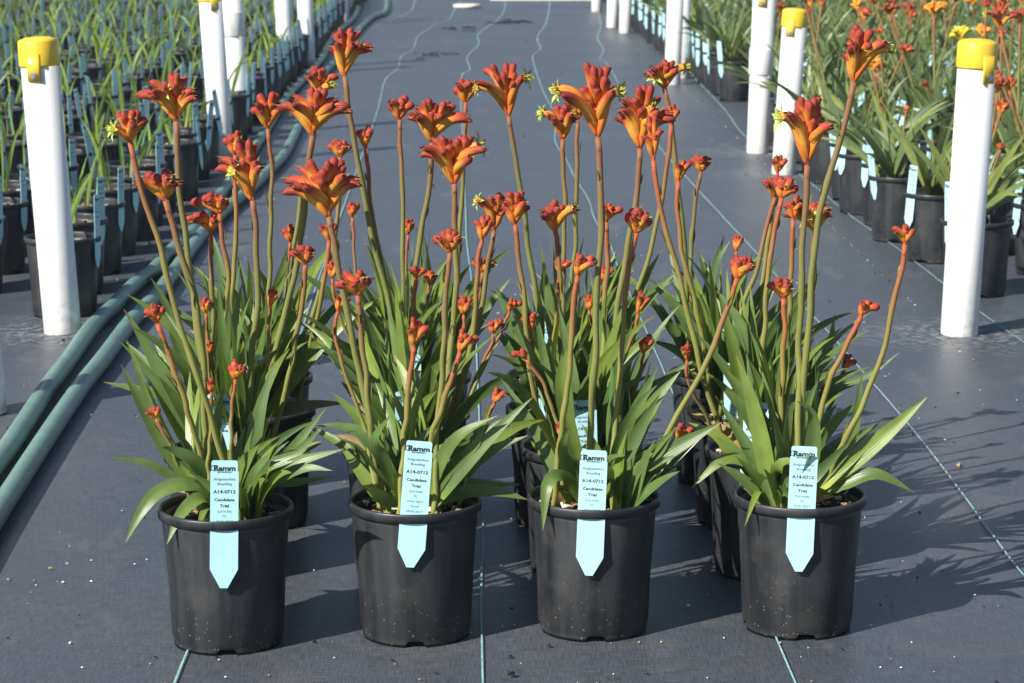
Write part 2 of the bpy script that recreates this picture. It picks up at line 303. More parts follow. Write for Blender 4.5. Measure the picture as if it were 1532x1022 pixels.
  (3, 0, [(0.494, 3.597, 0.184), (0.495, 3.617, 0.319), (0.496, 3.634, 0.43), (0.497, 3.634, 0.518), (0.499, 3.634, 0.581), (0.502, 3.634, 0.656), (0.502, 3.634, 0.703)], (0.061, 0.044, 0.107), [(-0.049, 0.082)]),
  (3, 0, [(0.495, 3.63, 0.184), (0.503, 3.626, 0.37), (0.511, 3.622, 0.523), (0.517, 3.622, 0.613), (0.529, 3.622, 0.673), (0.546, 3.622, 0.729), (0.559, 3.622, 0.784), (0.566, 3.622, 0.827)], (0.024, 0.062, 0.082), [(0.052, 0.06)]),
  (3, 0, [(0.532, 3.644, 0.184), (0.552, 3.613, 0.26), (0.572, 3.587, 0.323), (0.589, 3.587, 0.362), (0.615, 3.587, 0.437), (0.631, 3.587, 0.521), (0.64, 3.587, 0.563), (0.642, 3.587, 0.591)], (0.024, 0.015, 0.033), []),
  (2, 0, [(0.25, 3.621, 0.184), (0.276, 3.615, 0.255), (0.302, 3.611, 0.312), (0.325, 3.611, 0.35), (0.354, 3.611, 0.412), (0.369, 3.611, 0.449), (0.388, 3.611, 0.505), (0.399, 3.611, 0.538)], (0.018, 0.025, 0.04), []),
  (3, 3, [(0.48, 4.581, 0.184), (0.486, 4.553, 0.296), (0.493, 4.531, 0.388), (0.498, 4.531, 0.443)], (0.012, 0.015, 0.037), []),
  (3, 0, [(0.471, 3.587, 0.184), (0.473, 3.64, 0.301), (0.474, 3.64, 0.388), (0.474, 3.64, 0.449), (0.472, 3.64, 0.503)], (0.029, 0.014, 0.034), []),
  (3, 0, [(0.506, 3.63, 0.184), (0.519, 3.632, 0.268), (0.533, 3.635, 0.337), (0.546, 3.635, 0.388), (0.566, 3.635, 0.428), (0.588, 3.635, 0.476)], (0.006, 0.026, 0.034), []),
  (3, 1, [(0.549, 3.903, 0.184), (0.56, 3.949, 0.293), (0.564, 3.949, 0.326)], (0.008, 0.013, 0.039), []),
  (3, 1, [(0.549, 3.919, 0.184), (0.6, 3.947, 0.293), (0.613, 3.947, 0.332)], (0.005, 0.021, 0.029), []),
  (2, 1, [(0.16, 3.933, 0.184), (0.157, 3.958, 0.296), (0.155, 3.978, 0.389), (0.153, 3.978, 0.465), (0.147, 3.978, 0.535), (0.142, 3.978, 0.559)], (0.023, 0.051, 0.053), [(0.037, 0.038)]),
  (2, 1, [(0.216, 3.935, 0.184), (0.22, 3.966, 0.313), (0.223, 3.992, 0.419), (0.227, 3.992, 0.504), (0.226, 3.992, 0.57)], (0.005, 0.029, 0.034), []),
  (2, 0, [(0.214, 3.615, 0.184), (0.217, 3.622, 0.26), (0.221, 3.627, 0.321), (0.227, 3.627, 0.391), (0.234, 3.627, 0.508), (0.243, 3.627, 0.571), (0.25, 3.627, 0.604)], (0.022, 0.021, 0.04), []),
  (2, 0, [(0.128, 3.621, 0.184), (0.134, 3.599, 0.265), (0.14, 3.58, 0.332), (0.149, 3.58, 0.407), (0.156, 3.58, 0.511), (0.161, 3.58, 0.546)], (0.008, 0.029, 0.037), []),
  (2, 1, [(0.218, 3.981, 0.184), (0.236, 3.977, 0.268), (0.254, 3.975, 0.336), (0.265, 3.975, 0.371), (0.278, 3.975, 0.42)], (0.007, 0.019, 0.044), []),
  (2, 2, [(0.218, 4.271, 0.184), (0.216, 4.271, 0.267), (0.215, 4.271, 0.335), (0.213, 4.271, 0.376)], (0.014, 0.014, 0.033), []),
  (2, 2, [(0.142, 4.258, 0.184), (0.149, 4.252, 0.302), (0.156, 4.247, 0.399), (0.16, 4.247, 0.446)], (0.015, 0.023, 0.029), []),
  (2, 2, [(0.228, 4.237, 0.184), (0.232, 4.23, 0.298), (0.235, 4.225, 0.391), (0.236, 4.225, 0.437)], (0.01, 0.019, 0.028), []),
  (1, 0, [(-0.133, 3.612, 0.184), (-0.137, 3.588, 0.266), (-0.144, 3.568, 0.333), (-0.154, 3.568, 0.435), (-0.157, 3.568, 0.484), (-0.161, 3.568, 0.521)], (0.032, 0.021, 0.038), []),
  (1, 0, [(-0.131, 3.583, 0.184), (-0.152, 3.611, 0.294), (-0.168, 3.611, 0.352), (-0.192, 3.611, 0.432), (-0.198, 3.611, 0.466), (-0.192, 3.611, 0.49)], (0.007, 0.018, 0.032), []),
  (0, 1, [(-0.334, 3.917, 0.184), (-0.3, 3.923, 0.287), (-0.279, 3.923, 0.382), (-0.265, 3.923, 0.464), (-0.26, 3.923, 0.513)], (0.032, 0.017, 0.032), []),
  (0, 2, [(-0.331, 4.256, 0.184), (-0.324, 4.276, 0.318), (-0.317, 4.293, 0.428), (-0.311, 4.293, 0.495)], (0.016, 0.014, 0.035), []),
  (0, 2, [(-0.307, 4.26, 0.184), (-0.275, 4.243, 0.324), (-0.247, 4.23, 0.438), (-0.239, 4.23, 0.506)], (0.021, 0.016, 0.039), []),
  (1, 2, [(-0.159, 4.236, 0.184), (-0.177, 4.227, 0.337), (-0.193, 4.22, 0.463), (-0.197, 4.22, 0.521), (-0.198, 4.22, 0.549)], (0.014, 0.016, 0.031), []),
  (1, 2, [(-0.159, 4.245, 0.184), (-0.197, 4.235, 0.305), (-0.229, 4.228, 0.403), (-0.234, 4.228, 0.441)], (0.01, 0.02, 0.039), []),
  (0, 1, [(-0.335, 3.902, 0.184), (-0.327, 3.912, 0.303), (-0.32, 3.919, 0.401), (-0.317, 3.919, 0.442)], (0.006, 0.016, 0.038), []),
  (0, 0, [(-0.377, 3.59, 0.184), (-0.395, 3.562, 0.287), (-0.414, 3.538, 0.371), (-0.429, 3.538, 0.424), (-0.438, 3.538, 0.453), (-0.45, 3.538, 0.485)], (0.017, 0.017, 0.032), []),
  (0, 1, [(-0.415, 3.915, 0.184), (-0.418, 3.926, 0.302), (-0.421, 3.935, 0.398), (-0.422, 3.935, 0.431)], (0.013, 0.011, 0.031), []),
  (0, 0, [(-0.35, 3.56, 0.184), (-0.346, 3.529, 0.303), (-0.343, 3.529, 0.362), (-0.338, 3.529, 0.404)], (0.012, 0.018, 0.03), []),
  (0, 0, [(-0.386, 3.541, 0.184), (-0.382, 3.555, 0.278), (-0.378, 3.567, 0.355), (-0.377, 3.567, 0.377)], (0.006, 0.007, 0.026), []),
  (0, 1, [(-0.422, 3.928, 0.184), (-0.421, 3.931, 0.266), (-0.42, 3.934, 0.332), (-0.419, 3.934, 0.363)], (0.006, 0.009, 0.026), []),
  (0, 0, [(-0.402, 3.592, 0.184), (-0.427, 3.569, 0.261), (-0.448, 3.551, 0.324), (-0.457, 3.551, 0.341)], (0.013, 0.012, 0.022), []),
  (1, 0, [(-0.104, 3.566, 0.184), (-0.098, 3.578, 0.275), (-0.091, 3.588, 0.349), (-0.083, 3.588, 0.411), (-0.08, 3.588, 0.44)], (0.011, 0.024, 0.046), []),
  (1, 0, [(-0.08, 3.624, 0.184), (-0.066, 3.606, 0.257), (-0.05, 3.592, 0.317), (-0.034, 3.592, 0.366), (-0.022, 3.592, 0.397), (-0.012, 3.592, 0.431)], (0.007, 0.03, 0.038), []),
  (1, 1, [(-0.043, 3.937, 0.184), (-0.002, 3.946, 0.279), (0.034, 3.953, 0.356), (0.049, 3.953, 0.389), (0.067, 3.953, 0.429)], (0.005, 0.021, 0.028), []),
  (1, 1, [(-0.043, 3.957, 0.184), (-0.0, 3.954, 0.287), (0.036, 3.951, 0.372), (0.041, 3.951, 0.394)], (0.011, 0.018, 0.028), []),
  (2, 1, [(0.123, 3.966, 0.184), (0.113, 3.945, 0.283), (0.105, 3.929, 0.365), (0.102, 3.929, 0.398)], (0.018, 0.012, 0.043), []),
  (2, 0, [(0.17, 3.64, 0.184), (0.146, 3.649, 0.272), (0.124, 3.657, 0.344), (0.108, 3.657, 0.38), (0.087, 3.657, 0.408)], (0.024, 0.003, 0.022), []),
  (1, 0, [(-0.018, 3.612, 0.184), (0.001, 3.617, 0.252), (0.021, 3.621, 0.308), (0.039, 3.621, 0.348)], (0.006, 0.018, 0.026), []),
  (2, 0, [(0.144, 3.637, 0.184), (0.141, 3.646, 0.269), (0.14, 3.646, 0.29)], (0.009, 0.009, 0.033), []),
  (1, 1, [(-0.043, 3.942, 0.184), (-0.024, 3.946, 0.3), (-0.008, 3.95, 0.394), (-0.007, 3.95, 0.425)], (0.01, 0.018, 0.034), []),
  (1, 2, [(-0.107, 4.229, 0.184), (-0.098, 4.219, 0.312), (-0.091, 4.211, 0.417), (-0.089, 4.211, 0.443)], (0.015, 0.02, 0.025), []),
  (1, 2, [(-0.083, 4.236, 0.184), (-0.076, 4.238, 0.303), (-0.07, 4.24, 0.401), (-0.067, 4.24, 0.429)], (0.012, 0.012, 0.027), []),
  (1, 2, [(-0.035, 4.24, 0.184), (-0.005, 4.239, 0.31), (0.021, 4.238, 0.412), (0.026, 4.238, 0.45)], (0.021, 0.025, 0.03), []),
  (2, 1, [(0.247, 3.976, 0.184), (0.262, 3.946, 0.266), (0.275, 3.922, 0.332), (0.284, 3.922, 0.365)], (0.012, 0.018, 0.035), []),
  (3, 1, [(0.425, 3.96, 0.184), (0.386, 3.922, 0.263), (0.354, 3.891, 0.327), (0.351, 3.891, 0.36)], (0.011, 0.011, 0.03), []),
  (2, 0, [(0.251, 3.639, 0.184), (0.302, 3.641, 0.27), (0.314, 3.641, 0.287)], (0.008, 0.024, 0.03), []),
]
LEAVES = [
  (0, 0, [(-0.375, 3.566, 0.222), (-0.409, 3.546, 0.244), (-0.451, 3.532, 0.238), (-0.478, 3.518, 0.211), (-0.501, 3.506, 0.167)], 0.022),
  (0, 0, [(-0.379, 3.566, 0.229), (-0.43, 3.558, 0.251), (-0.477, 3.552, 0.276), (-0.527, 3.546, 0.286)], 0.014),
  (0, 0, [(-0.367, 3.566, 0.208), (-0.393, 3.533, 0.227), (-0.42, 3.508, 0.208), (-0.438, 3.486, 0.17)], 0.02),
  (0, 0, [(-0.368, 3.566, 0.198), (-0.383, 3.531, 0.212), (-0.389, 3.505, 0.204), (-0.392, 3.481, 0.188)], 0.012),
  (0, 0, [(-0.392, 3.566, 0.229), (-0.439, 3.566, 0.285), (-0.477, 3.566, 0.356), (-0.509, 3.566, 0.421)], 0.022),
  (0, 0, [(-0.382, 3.566, 0.229), (-0.426, 3.578, 0.272), (-0.456, 3.588, 0.32), (-0.503, 3.596, 0.452)], 0.018),
  (0, 0, [(-0.372, 3.566, 0.229), (-0.403, 3.545, 0.279), (-0.435, 3.53, 0.301), (-0.445, 3.516, 0.306)], 0.022),
  (0, 0, [(-0.337, 3.566, 0.218), (-0.301, 3.558, 0.266), (-0.256, 3.552, 0.287), (-0.216, 3.546, 0.329)], 0.02),
  (0, 0, [(-0.328, 3.566, 0.218), (-0.286, 3.554, 0.255), (-0.246, 3.544, 0.279), (-0.182, 3.536, 0.299)], 0.018),
  (0, 0, [(-0.318, 3.566, 0.218), (-0.276, 3.545, 0.254), (-0.236, 3.53, 0.272), (-0.198, 3.516, 0.271)], 0.017),
  (0, 0, [(-0.323, 3.566, 0.213), (-0.298, 3.566, 0.239), (-0.258, 3.566, 0.241), (-0.199, 3.566, 0.251)], 0.014),
  (0, 0, [(-0.326, 3.566, 0.198), (-0.323, 3.541, 0.235), (-0.308, 3.523, 0.274), (-0.26, 3.506, 0.318)], 0.014),
  (1, 0, [(-0.101, 3.6, 0.209), (-0.14, 3.583, 0.259), (-0.164, 3.571, 0.295), (-0.193, 3.56, 0.31)], 0.008),
  (1, 0, [(-0.101, 3.6, 0.209), (-0.125, 3.579, 0.27), (-0.139, 3.564, 0.304), (-0.113, 3.55, 0.348)], 0.019),
  (1, 0, [(-0.096, 3.6, 0.199), (-0.125, 3.571, 0.213), (-0.144, 3.549, 0.232), (-0.153, 3.53, 0.244)], 0.022),
  (1, 0, [(-0.051, 3.6, 0.198), (-0.011, 3.608, 0.214), (0.039, 3.614, 0.215), (0.09, 3.62, 0.2)], 0.022),
  (1, 0, [(-0.051, 3.6, 0.209), (-0.016, 3.617, 0.225), (0.029, 3.629, 0.222), (0.08, 3.64, 0.219)], 0.016),
  (1, 0, [(-0.046, 3.6, 0.209), (-0.011, 3.592, 0.246), (0.039, 3.586, 0.286), (0.088, 3.58, 0.308)], 0.02),
  (1, 0, [(-0.046, 3.6, 0.209), (-0.011, 3.588, 0.268), (0.014, 3.578, 0.3), (0.029, 3.57, 0.363)], 0.012),
  (1, 0, [(-0.101, 3.6, 0.214), (-0.145, 3.608, 0.294), (-0.18, 3.614, 0.313), (-0.233, 3.62, 0.317)], 0.021),
  (1, 0, [(-0.061, 3.6, 0.209), (-0.041, 3.583, 0.269), (-0.011, 3.571, 0.312), (0.044, 3.56, 0.343)], 0.02),
  (2, 0, [(0.168, 3.622, 0.202), (0.144, 3.587, 0.242), (0.118, 3.561, 0.241), (0.109, 3.537, 0.174)], 0.02),
  (2, 0, [(0.17, 3.622, 0.207), (0.144, 3.601, 0.264), (0.14, 3.586, 0.293), (0.15, 3.572, 0.322)], 0.02),
  (2, 0, [(0.216, 3.622, 0.202), (0.259, 3.601, 0.253), (0.308, 3.586, 0.287), (0.375, 3.572, 0.329)], 0.026),
  (2, 0, [(0.216, 3.622, 0.207), (0.25, 3.622, 0.29), (0.28, 3.622, 0.351), (0.317, 3.622, 0.396)], 0.026),
  (2, 0, [(0.211, 3.622, 0.212), (0.226, 3.626, 0.258), (0.25, 3.629, 0.329), (0.285, 3.632, 0.405)], 0.022),
  (2, 0, [(0.226, 3.622, 0.202), (0.265, 3.61, 0.236), (0.289, 3.6, 0.255), (0.31, 3.592, 0.253)], 0.02),
  (2, 0, [(0.221, 3.622, 0.207), (0.249, 3.605, 0.247), (0.283, 3.593, 0.276), (0.307, 3.582, 0.319)], 0.016),
  (2, 0, [(0.18, 3.622, 0.212), (0.15, 3.622, 0.311), (0.139, 3.622, 0.392), (0.169, 3.622, 0.463)], 0.022),
  (2, 0, [(0.206, 3.622, 0.217), (0.204, 3.593, 0.255), (0.212, 3.571, 0.276), (0.231, 3.552, 0.284)], 0.014),
  (3, 0, [(0.519, 3.624, 0.21), (0.567, 3.612, 0.249), (0.619, 3.602, 0.298), (0.683, 3.594, 0.361)], 0.026),
  (3, 0, [(0.529, 3.624, 0.205), (0.562, 3.607, 0.225), (0.61, 3.595, 0.243), (0.667, 3.584, 0.217)], 0.022),
  (3, 0, [(0.519, 3.624, 0.21), (0.552, 3.616, 0.259), (0.575, 3.61, 0.301), (0.587, 3.604, 0.394)], 0.018),
  (3, 0, [(0.479, 3.624, 0.2), (0.439, 3.589, 0.222), (0.424, 3.563, 0.213), (0.408, 3.539, 0.178)], 0.011),
  (3, 0, [(0.468, 3.624, 0.205), (0.431, 3.612, 0.25), (0.384, 3.602, 0.265), (0.334, 3.594, 0.224)], 0.02),
  (3, 0, [(0.473, 3.624, 0.211), (0.452, 3.624, 0.268), (0.421, 3.624, 0.324), (0.385, 3.624, 0.371)], 0.022),
  (3, 0, [(0.468, 3.624, 0.211), (0.413, 3.632, 0.256), (0.372, 3.638, 0.296), (0.332, 3.644, 0.313)], 0.022),
  (3, 0, [(0.474, 3.624, 0.2), (0.458, 3.589, 0.245), (0.474, 3.563, 0.27), (0.496, 3.539, 0.255)], 0.022),
  (3, 0, [(0.504, 3.624, 0.21), (0.515, 3.607, 0.271), (0.512, 3.595, 0.335), (0.487, 3.584, 0.358)], 0.024),
  (3, 0, [(0.484, 3.624, 0.211), (0.469, 3.599, 0.263), (0.461, 3.581, 0.298), (0.448, 3.564, 0.35)], 0.016),
  (3, 1, [(0.458, 3.935, 0.207), (0.446, 3.935, 0.285), (0.434, 3.935, 0.351), (0.403, 3.935, 0.472)], 0.024),
  (3, 1, [(0.502, 3.935, 0.206), (0.544, 3.935, 0.295), (0.585, 3.935, 0.373), (0.593, 3.935, 0.428)], 0.022),
  (3, 1, [(0.524, 3.935, 0.206), (0.566, 3.935, 0.284), (0.652, 3.935, 0.328), (0.7, 3.935, 0.364)], 0.016),
  (3, 3, [(0.428, 4.572, 0.203), (0.44, 4.572, 0.305), (0.463, 4.572, 0.407), (0.49, 4.572, 0.457)], 0.024),
  (2, 2, [(0.259, 4.266, 0.216), (0.281, 4.266, 0.312), (0.304, 4.266, 0.419), (0.338, 4.266, 0.484)], 0.022),
  (0, 2, [(-0.471, 4.268, 0.218), (-0.504, 4.268, 0.314), (-0.531, 4.268, 0.397), (-0.553, 4.268, 0.439)], 0.022),
  (0, 1, [(-0.403, 3.935, 0.221), (-0.446, 3.943, 0.275), (-0.501, 3.949, 0.296), (-0.593, 3.955, 0.316)], 0.022),
  (1, 2, [(-0.13, 4.248, 0.221), (-0.117, 4.248, 0.317), (-0.07, 4.248, 0.423), (-0.032, 4.248, 0.476)], 0.024),
]
THREADS = [
  [(-0.417, 3.198), (-0.416, 3.363), (-0.414, 3.525), (-0.407, 4.045), (-0.417, 5.61), (-0.432, 7.947), (-0.445, 11.847), (-0.456, 13.006), (-0.472, 14.363), (-0.423, 15.262), (-0.433, 16.281), (-0.371, 17.084), (-0.365, 18.448), (-0.297, 19.483), (-0.248, 20.239), (-0.149, 20.844), (-0.112, 22.411), (-0.056, 24.23)],
  [(0.021, 3.19), (0.019, 3.355), (0.02, 3.875), (0.025, 4.308), (0.017, 6.417), (-0.004, 7.786), (-0.006, 8.264), (-0.014, 9.87), (-0.035, 14.355), (0.017, 15.088), (0.001, 16.273), (0.081, 17.508), (0.082, 18.689), (0.177, 19.846), (0.259, 20.837), (0.331, 22.283), (0.373, 24.222)],
  [(0.463, 3.182), (0.46, 3.347), (0.459, 3.559), (0.455, 4.553), (0.452, 5.758), (0.446, 6.666), (0.442, 7.142), (0.446, 7.689), (0.428, 8.256), (0.433, 8.775), (0.413, 9.472), (0.405, 10.107), (0.386, 10.661), (0.395, 11.155), (0.436, 12.039), (0.419, 12.95), (0.414, 14.199), (0.43, 16.266), (0.506, 17.068), (0.519, 18.351), (0.631, 20.029), (0.707, 21.697), (0.808, 24.214)],
  [(0.912, 3.437), (0.905, 3.91), (0.915, 4.492), (0.919, 5.014), (0.912, 5.691), (0.907, 6.172), (0.892, 6.703), (0.888, 7.251), (0.873, 7.987), (0.853, 8.962), (0.843, 9.531), (0.826, 10.516), (0.829, 12.211), (0.88, 15.467), (0.862, 16.068), (0.934, 16.99), (0.959, 18.262), (1.067, 19.83), (1.161, 21.917)],
  [(1.393, 5.349), (1.368, 5.977), (1.351, 6.382), (1.343, 6.88), (1.331, 7.572), (1.303, 8.326), (1.3, 8.895), (1.291, 9.613), (1.246, 11.049), (1.291, 12.425), (1.328, 14.431), (1.372, 16.641)],
  [(-0.739, 19.862), (-0.665, 20.546), (-0.574, 21.277), (-0.5, 22.298), (-0.499, 23.423), (-0.5, 24.379)],
]
HOSES = [
  [(-0.908, 3.784), (-0.906, 4.294), (-0.905, 4.727), (-0.926, 5.345), (-0.931, 5.671), (-0.942, 6.113), (-0.932, 6.421), (-0.922, 6.808), (-0.903, 7.076), (-0.895, 7.489), (-0.878, 7.921), (-0.884, 8.697), (-0.888, 9.661), (-0.904, 10.889), (-0.927, 12.095), (-0.94, 13.069), (-0.933, 13.92), (-0.927, 15.052), (-0.928, 15.997), (-0.964, 17.358), (-0.97, 18.967), (-0.947, 20.69), (-0.976, 22.262), (-1.086, 24.968)],
  [(-0.795, 3.501), (-0.822, 3.988), (-0.841, 4.646), (-0.854, 5.315), (-0.853, 5.702), (-0.855, 6.207), (-0.84, 6.569), (-0.841, 7.024), (-0.843, 7.812), (-0.824, 8.439), (-0.795, 8.889), (-0.772, 9.522), (-0.753, 10.146), (-0.771, 11.188), (-0.817, 12.779), (-0.845, 14.21), (-0.827, 15.628), (-0.833, 17.355), (-0.828, 18.965), (-0.795, 20.793), (-0.72, 21.556), (-0.729, 22.751), (-0.787, 24.371)],
]
BLOCK_STEMS = [
  (1.768, 8.2, 0.712, 'red', 0.062),
  (1.635, 7.6, 0.674, 'red', 0.062),
  (1.879, 9.4, 0.528, 'yellow', 0.045),
  (1.692, 9.0, 0.644, 'gold', 0.04),
  (1.563, 9.2, 0.639, 'rust', 0.035),
  (1.773, 9.9, 0.587, 'red', 0.03),
  (1.603, 10.2, 0.607, 'gold', 0.035),
  (1.533, 8.7, 0.525, 'red', 0.03),
  (1.4, 8.4, 0.488, 'red', 0.025),
  (1.888, 9.6, 0.664, 'rust', 0.03),
  (1.493, 6.9, 0.482, 'red', 0.032),
  (1.537, 7.0, 0.539, 'red', 0.03),
  (1.453, 6.7, 0.4, 'red', 0.016),
  (1.265, 9.3, 0.684, 'red', 0.04),
  (1.55, 7.2, 0.555, 'red', 0.02),
  (1.608, 9.8, 0.65, 'red', 0.025),
  (1.598, 8.6, 0.42, 'red', 0.02),
  (1.362, 8.1, 0.399, 'red', 0.014),
  (1.415, 7.95, 0.397, 'red', 0.012),
]


# ------------------------------------------------------------------ ground
mb = MB()
for x, y in ((-300, -200), (300, -200), (300, 500), (-300, 500)): mb.vert((x, y, -.008))
mb.face((0, 1, 2, 3)); tag(link('ground', mb.mesh('ground', ['ground'], False)), kind='structure')
mb = MB(); nx, ny = 90, 160                       # one sheet, lying very slightly uneven
for j in range(ny + 1):
    for i in range(nx + 1):
        x = -12 + 26 * i / nx; y = -6 + 31.2 * j / ny
        mb.vert((x, y, 0))
for j in range(ny):
    for i in range(nx): a = j * (nx + 1) + i; mb.face((a, a + 1, a + nx + 2, a + nx + 1))
weed = tag(link('weed_mat_pavement', mb.mesh('weed_mat', ['mat'])), kind='structure')
for k, pts in enumerate(THREADS):
    rnd = random.Random(k + 40); mb = MB(); P = spline([(x, y, .004) for x, y in pts], 160)
    for i, p in enumerate(P):
        d = (P[min(i + 1, 160)] - P[max(i - 1, 0)]).normalized(); s = Vector((d.y, -d.x, 0))
        hw = .0014 * (1 + .5 * (mnoise.noise(Vector((p.x * 9, p.y * 21, k)))) ) * (1.0 if p.y < 6 else 1.0 + (p.y - 6) * .09)
        q = p + s * .002 * mnoise.noise(Vector((p.y * 30, k, 0)))
        mb.vert(q - s * hw); mb.vert(q + s * hw)
    for i in range(160): mb.face((2 * i, 2 * i + 1, 2 * i + 3, 2 * i + 2))
    link('marker_thread', mb.mesh('marker_thread', ['thread'], False), weed)
def grit(name, n, mats, area, size, seed, label):
    rnd = random.Random(seed); mb = MB()
    for _ in range(n):
        u = rnd.random() ** 1.6; y = area[2] + (area[3] - area[2]) * u
        x = rnd.uniform(-.19 * y - .1, .22 * y + .1); x = max(area[0], min(area[1], x))
        s = rnd.uniform(*size) * (1 if rnd.random() < .9 else 1.8); z = s * .32 + .001
        b = len(mb.v); q = Quaternion(Vector((rnd.gauss(0, 1), rnd.gauss(0, 1), rnd.gauss(0, 1))).normalized(), rnd.uniform(0, 3))
        for d in ((1, 0, 0), (-1, 0, 0), (0, 1, 0), (0, -1, 0), (0, 0, 1), (0, 0, -1)):
            v = q @ (Vector(d) * s * rnd.uniform(.35, .6)); v.z *= .6; mb.vert((x + v.x, y + v.y, max(.0005, z + v.z)))
        mi = rnd.randrange(len(mats))
        for f in ((0, 2, 4), (2, 1, 4), (1, 3, 4), (3, 0, 4), (2, 0, 5), (1, 2, 5), (3, 1, 5), (0, 3, 5)): mb.face([b + i for i in f], mi)
    tag(link(name, mb.mesh(name, mats, False)), label, 'grit', kind='stuff')
grit('spilt_perlite', 700, ['perl', 'perl', 'chip'], (-1, 1.2, 3.2, 15), (.0022, .0055), 3, 'pale perlite and bark crumbs scattered over the black mat')
grit('dirt_crumbs', 520, ['dark', 'dark', 'chip'], (-1, 1.2, 3.2, 22), (.003, .009), 4, 'dark soil crumbs scattered over the black mat')

# ------------------------------------------------------------------ pots, soil, labels
POT_H = .208
def pot_mesh(seg, notch=True):
    mb = MB()
    prof = [(.0805, 0), (.0815, .006), (.0825, .014), (.0835, .0155), (.0865, .09), (.0935, .186), (.0938, .196), (.0905, .1965), (.0895, .18), (.088, .15)]
    rg = lathe(mb, prof, seg)
    if notch:
        for q in range(4):
            c = int(seg * (.75 + q / 4)) % seg; wv = 2 if seg >= 64 else 1
            for d in range(-wv, wv + 1):
                j = rg[0][(c + d) % seg]; x, y, z = mb.v[j]; mb.v[j] = (x, y, .0095)
                j = rg[1][(c + d) % seg]; x, y, z = mb.v[j]; mb.v[j] = (x, y, .0105)
    rb = [mb.vert((.078 * math.cos(2 * math.pi * j / seg), .078 * math.sin(2 * math.pi * j / seg), .012)) for j in range(seg)]
    mb.face(rb[::-1])
    for j in range(seg): k = (j + 1) % seg; mb.face((rg[0][k], rg[0][j], rb[j], rb[k]))
    return mb
def rim_mesh(seg):                                # hollow skirted rim: a label slides down inside it
    mb = MB(); lathe(mb, [(.0937, .1955), (.0942, .2055), (.0952, .2078), (.0988, .208), (.1, .2066), (.1004, .204), (.0999, .1945), (.0982, .1940), (.0977, .203), (.095, .2035), (.0945, .196)], seg); return mb
def soil_mesh(seed, seg=20, amp=.005):
    rnd = random.Random(seed); mb = MB(); c = mb.vert((0, 0, .188)); rings = []
    for r in (.018, .036, .054, .072, .0885):
        rings.append([mb.vert((r * math.cos(2 * math.pi * j / seg), r * math.sin(2 * math.pi * j / seg), .186 + rnd.uniform(-amp, amp))) for j in range(seg)])
    for j in range(seg): mb.face((c, rings[0][j], rings[0][(j + 1) % seg]))
    for a, b in zip(rings, rings[1:]):
        for j in range(seg): k = (j + 1) % seg; mb.face((a[j], b[j], b[k], a[k]))
    return mb
def chips_mesh(seed, n=90):
    rnd = random.Random(seed); mb = MB()
    for _ in range(n):
        r = .084 * math.sqrt(rnd.random()); a = rnd.uniform(0, 6.28); s = rnd.uniform(.004, .012)
        q = Quaternion((rnd.gauss(0, .5), rnd.gauss(0, .5), rnd.gauss(0, 1)), rnd.uniform(-1.5, 1.5)).normalized().to_matrix()
        box(mb, (r * math.cos(a), r * math.sin(a), .191 + rnd.uniform(0, .003)), (s, s * rnd.uniform(.3, .7), s * .35), rnd.choice((0, 0, 1, 2)), q)
    return mb
ME_POT = pot_mesh(96).mesh('pot', ['pot']); ME_RIM = rim_mesh(96).mesh('rim', ['pot'])
ME_POT2 = pot_mesh(40).mesh('pot', ['pot']); ME_RIM2 = rim_mesh(40).mesh('rim', ['pot'])
ME_SOIL = [soil_mesh(i).mesh('soil', ['soil']) for i in range(5)]
ME_CHIP = [chips_mesh(i, 90 if i < 4 else 40).mesh('bark_chips', ['chip', 'soil', 'perl'], False) for i in range(7)]

LW = .0405; TW = .0009
def label_mesh():
    top, bot = .112, -.078; h = LW / 2; o = [(-h * .84, top), (h * .84, top), (h * .93, top - .003), (h * .93, top - .0155), (h, top - .017), (h, bot + .028), (h * .27, bot), (-h * .27, bot), (-h, bot + .028), (-h, top - .017), (-h * .93, top - .0155), (-h * .93, top - .003)]
    mb = MB(); a = [mb.vert((x, -TW / 2, z)) for x, z in o]; b = [mb.vert((x, TW / 2, z)) for x, z in o]; n = len(o)
    mb.face(a); mb.face(b[::-1])
    for i in range(n): j = (i + 1) % n; mb.face((a[j], a[i], b[i], b[j]))
    return mb.mesh('label', ['label'], False)
ME_LABEL = label_mesh()
def text_mesh(lines, name, mat):
    """print on a label: (text, size, z, bold, x) -> one flat mesh just proud of the label's face"""
    mb = MB(); dg = bpy.context.evaluated_depsgraph_get()
    for txt, size, z, bold, wide in lines:
        cu = bpy.data.curves.new('print', 'FONT'); cu.body = txt; cu.size = size; cu.align_x = 'CENTER'; cu.offset = bold; cu.resolution_u = 2
        ob = bpy.data.objects.new('print', cu); col.objects.link(ob); dg.update()
        me = bpy.data.meshes.new_from_object(ob.evaluated_get(bpy.context.evaluated_depsgraph_get()))
        b = len(mb.v)
        for v in me.vertices: mb.vert((v.co.x * wide, -TW / 2 - .0003, z + v.co.y))
        for f in me.polygons: mb.face([b + i for i in f.vertices])
        bpy.data.objects.remove(ob); bpy.data.meshes.remove(me); bpy.data.curves.remove(cu)
    return mb, mat, name
Zt = .112
pm, _, _ = text_mesh([('Ramm', .0102, Zt - .0148, .0004, 1.22), ('BOTANICALS', .0034, Zt - .0182, .00006, 1.0), ('A14-0712', .0070, Zt - .0485, .00012, 1.14), ('Candidate', .0058, Zt - .0600, .00012, 1.22), ('Trial', .0058, Zt - .0690, .00012, 1.22)], '', '')
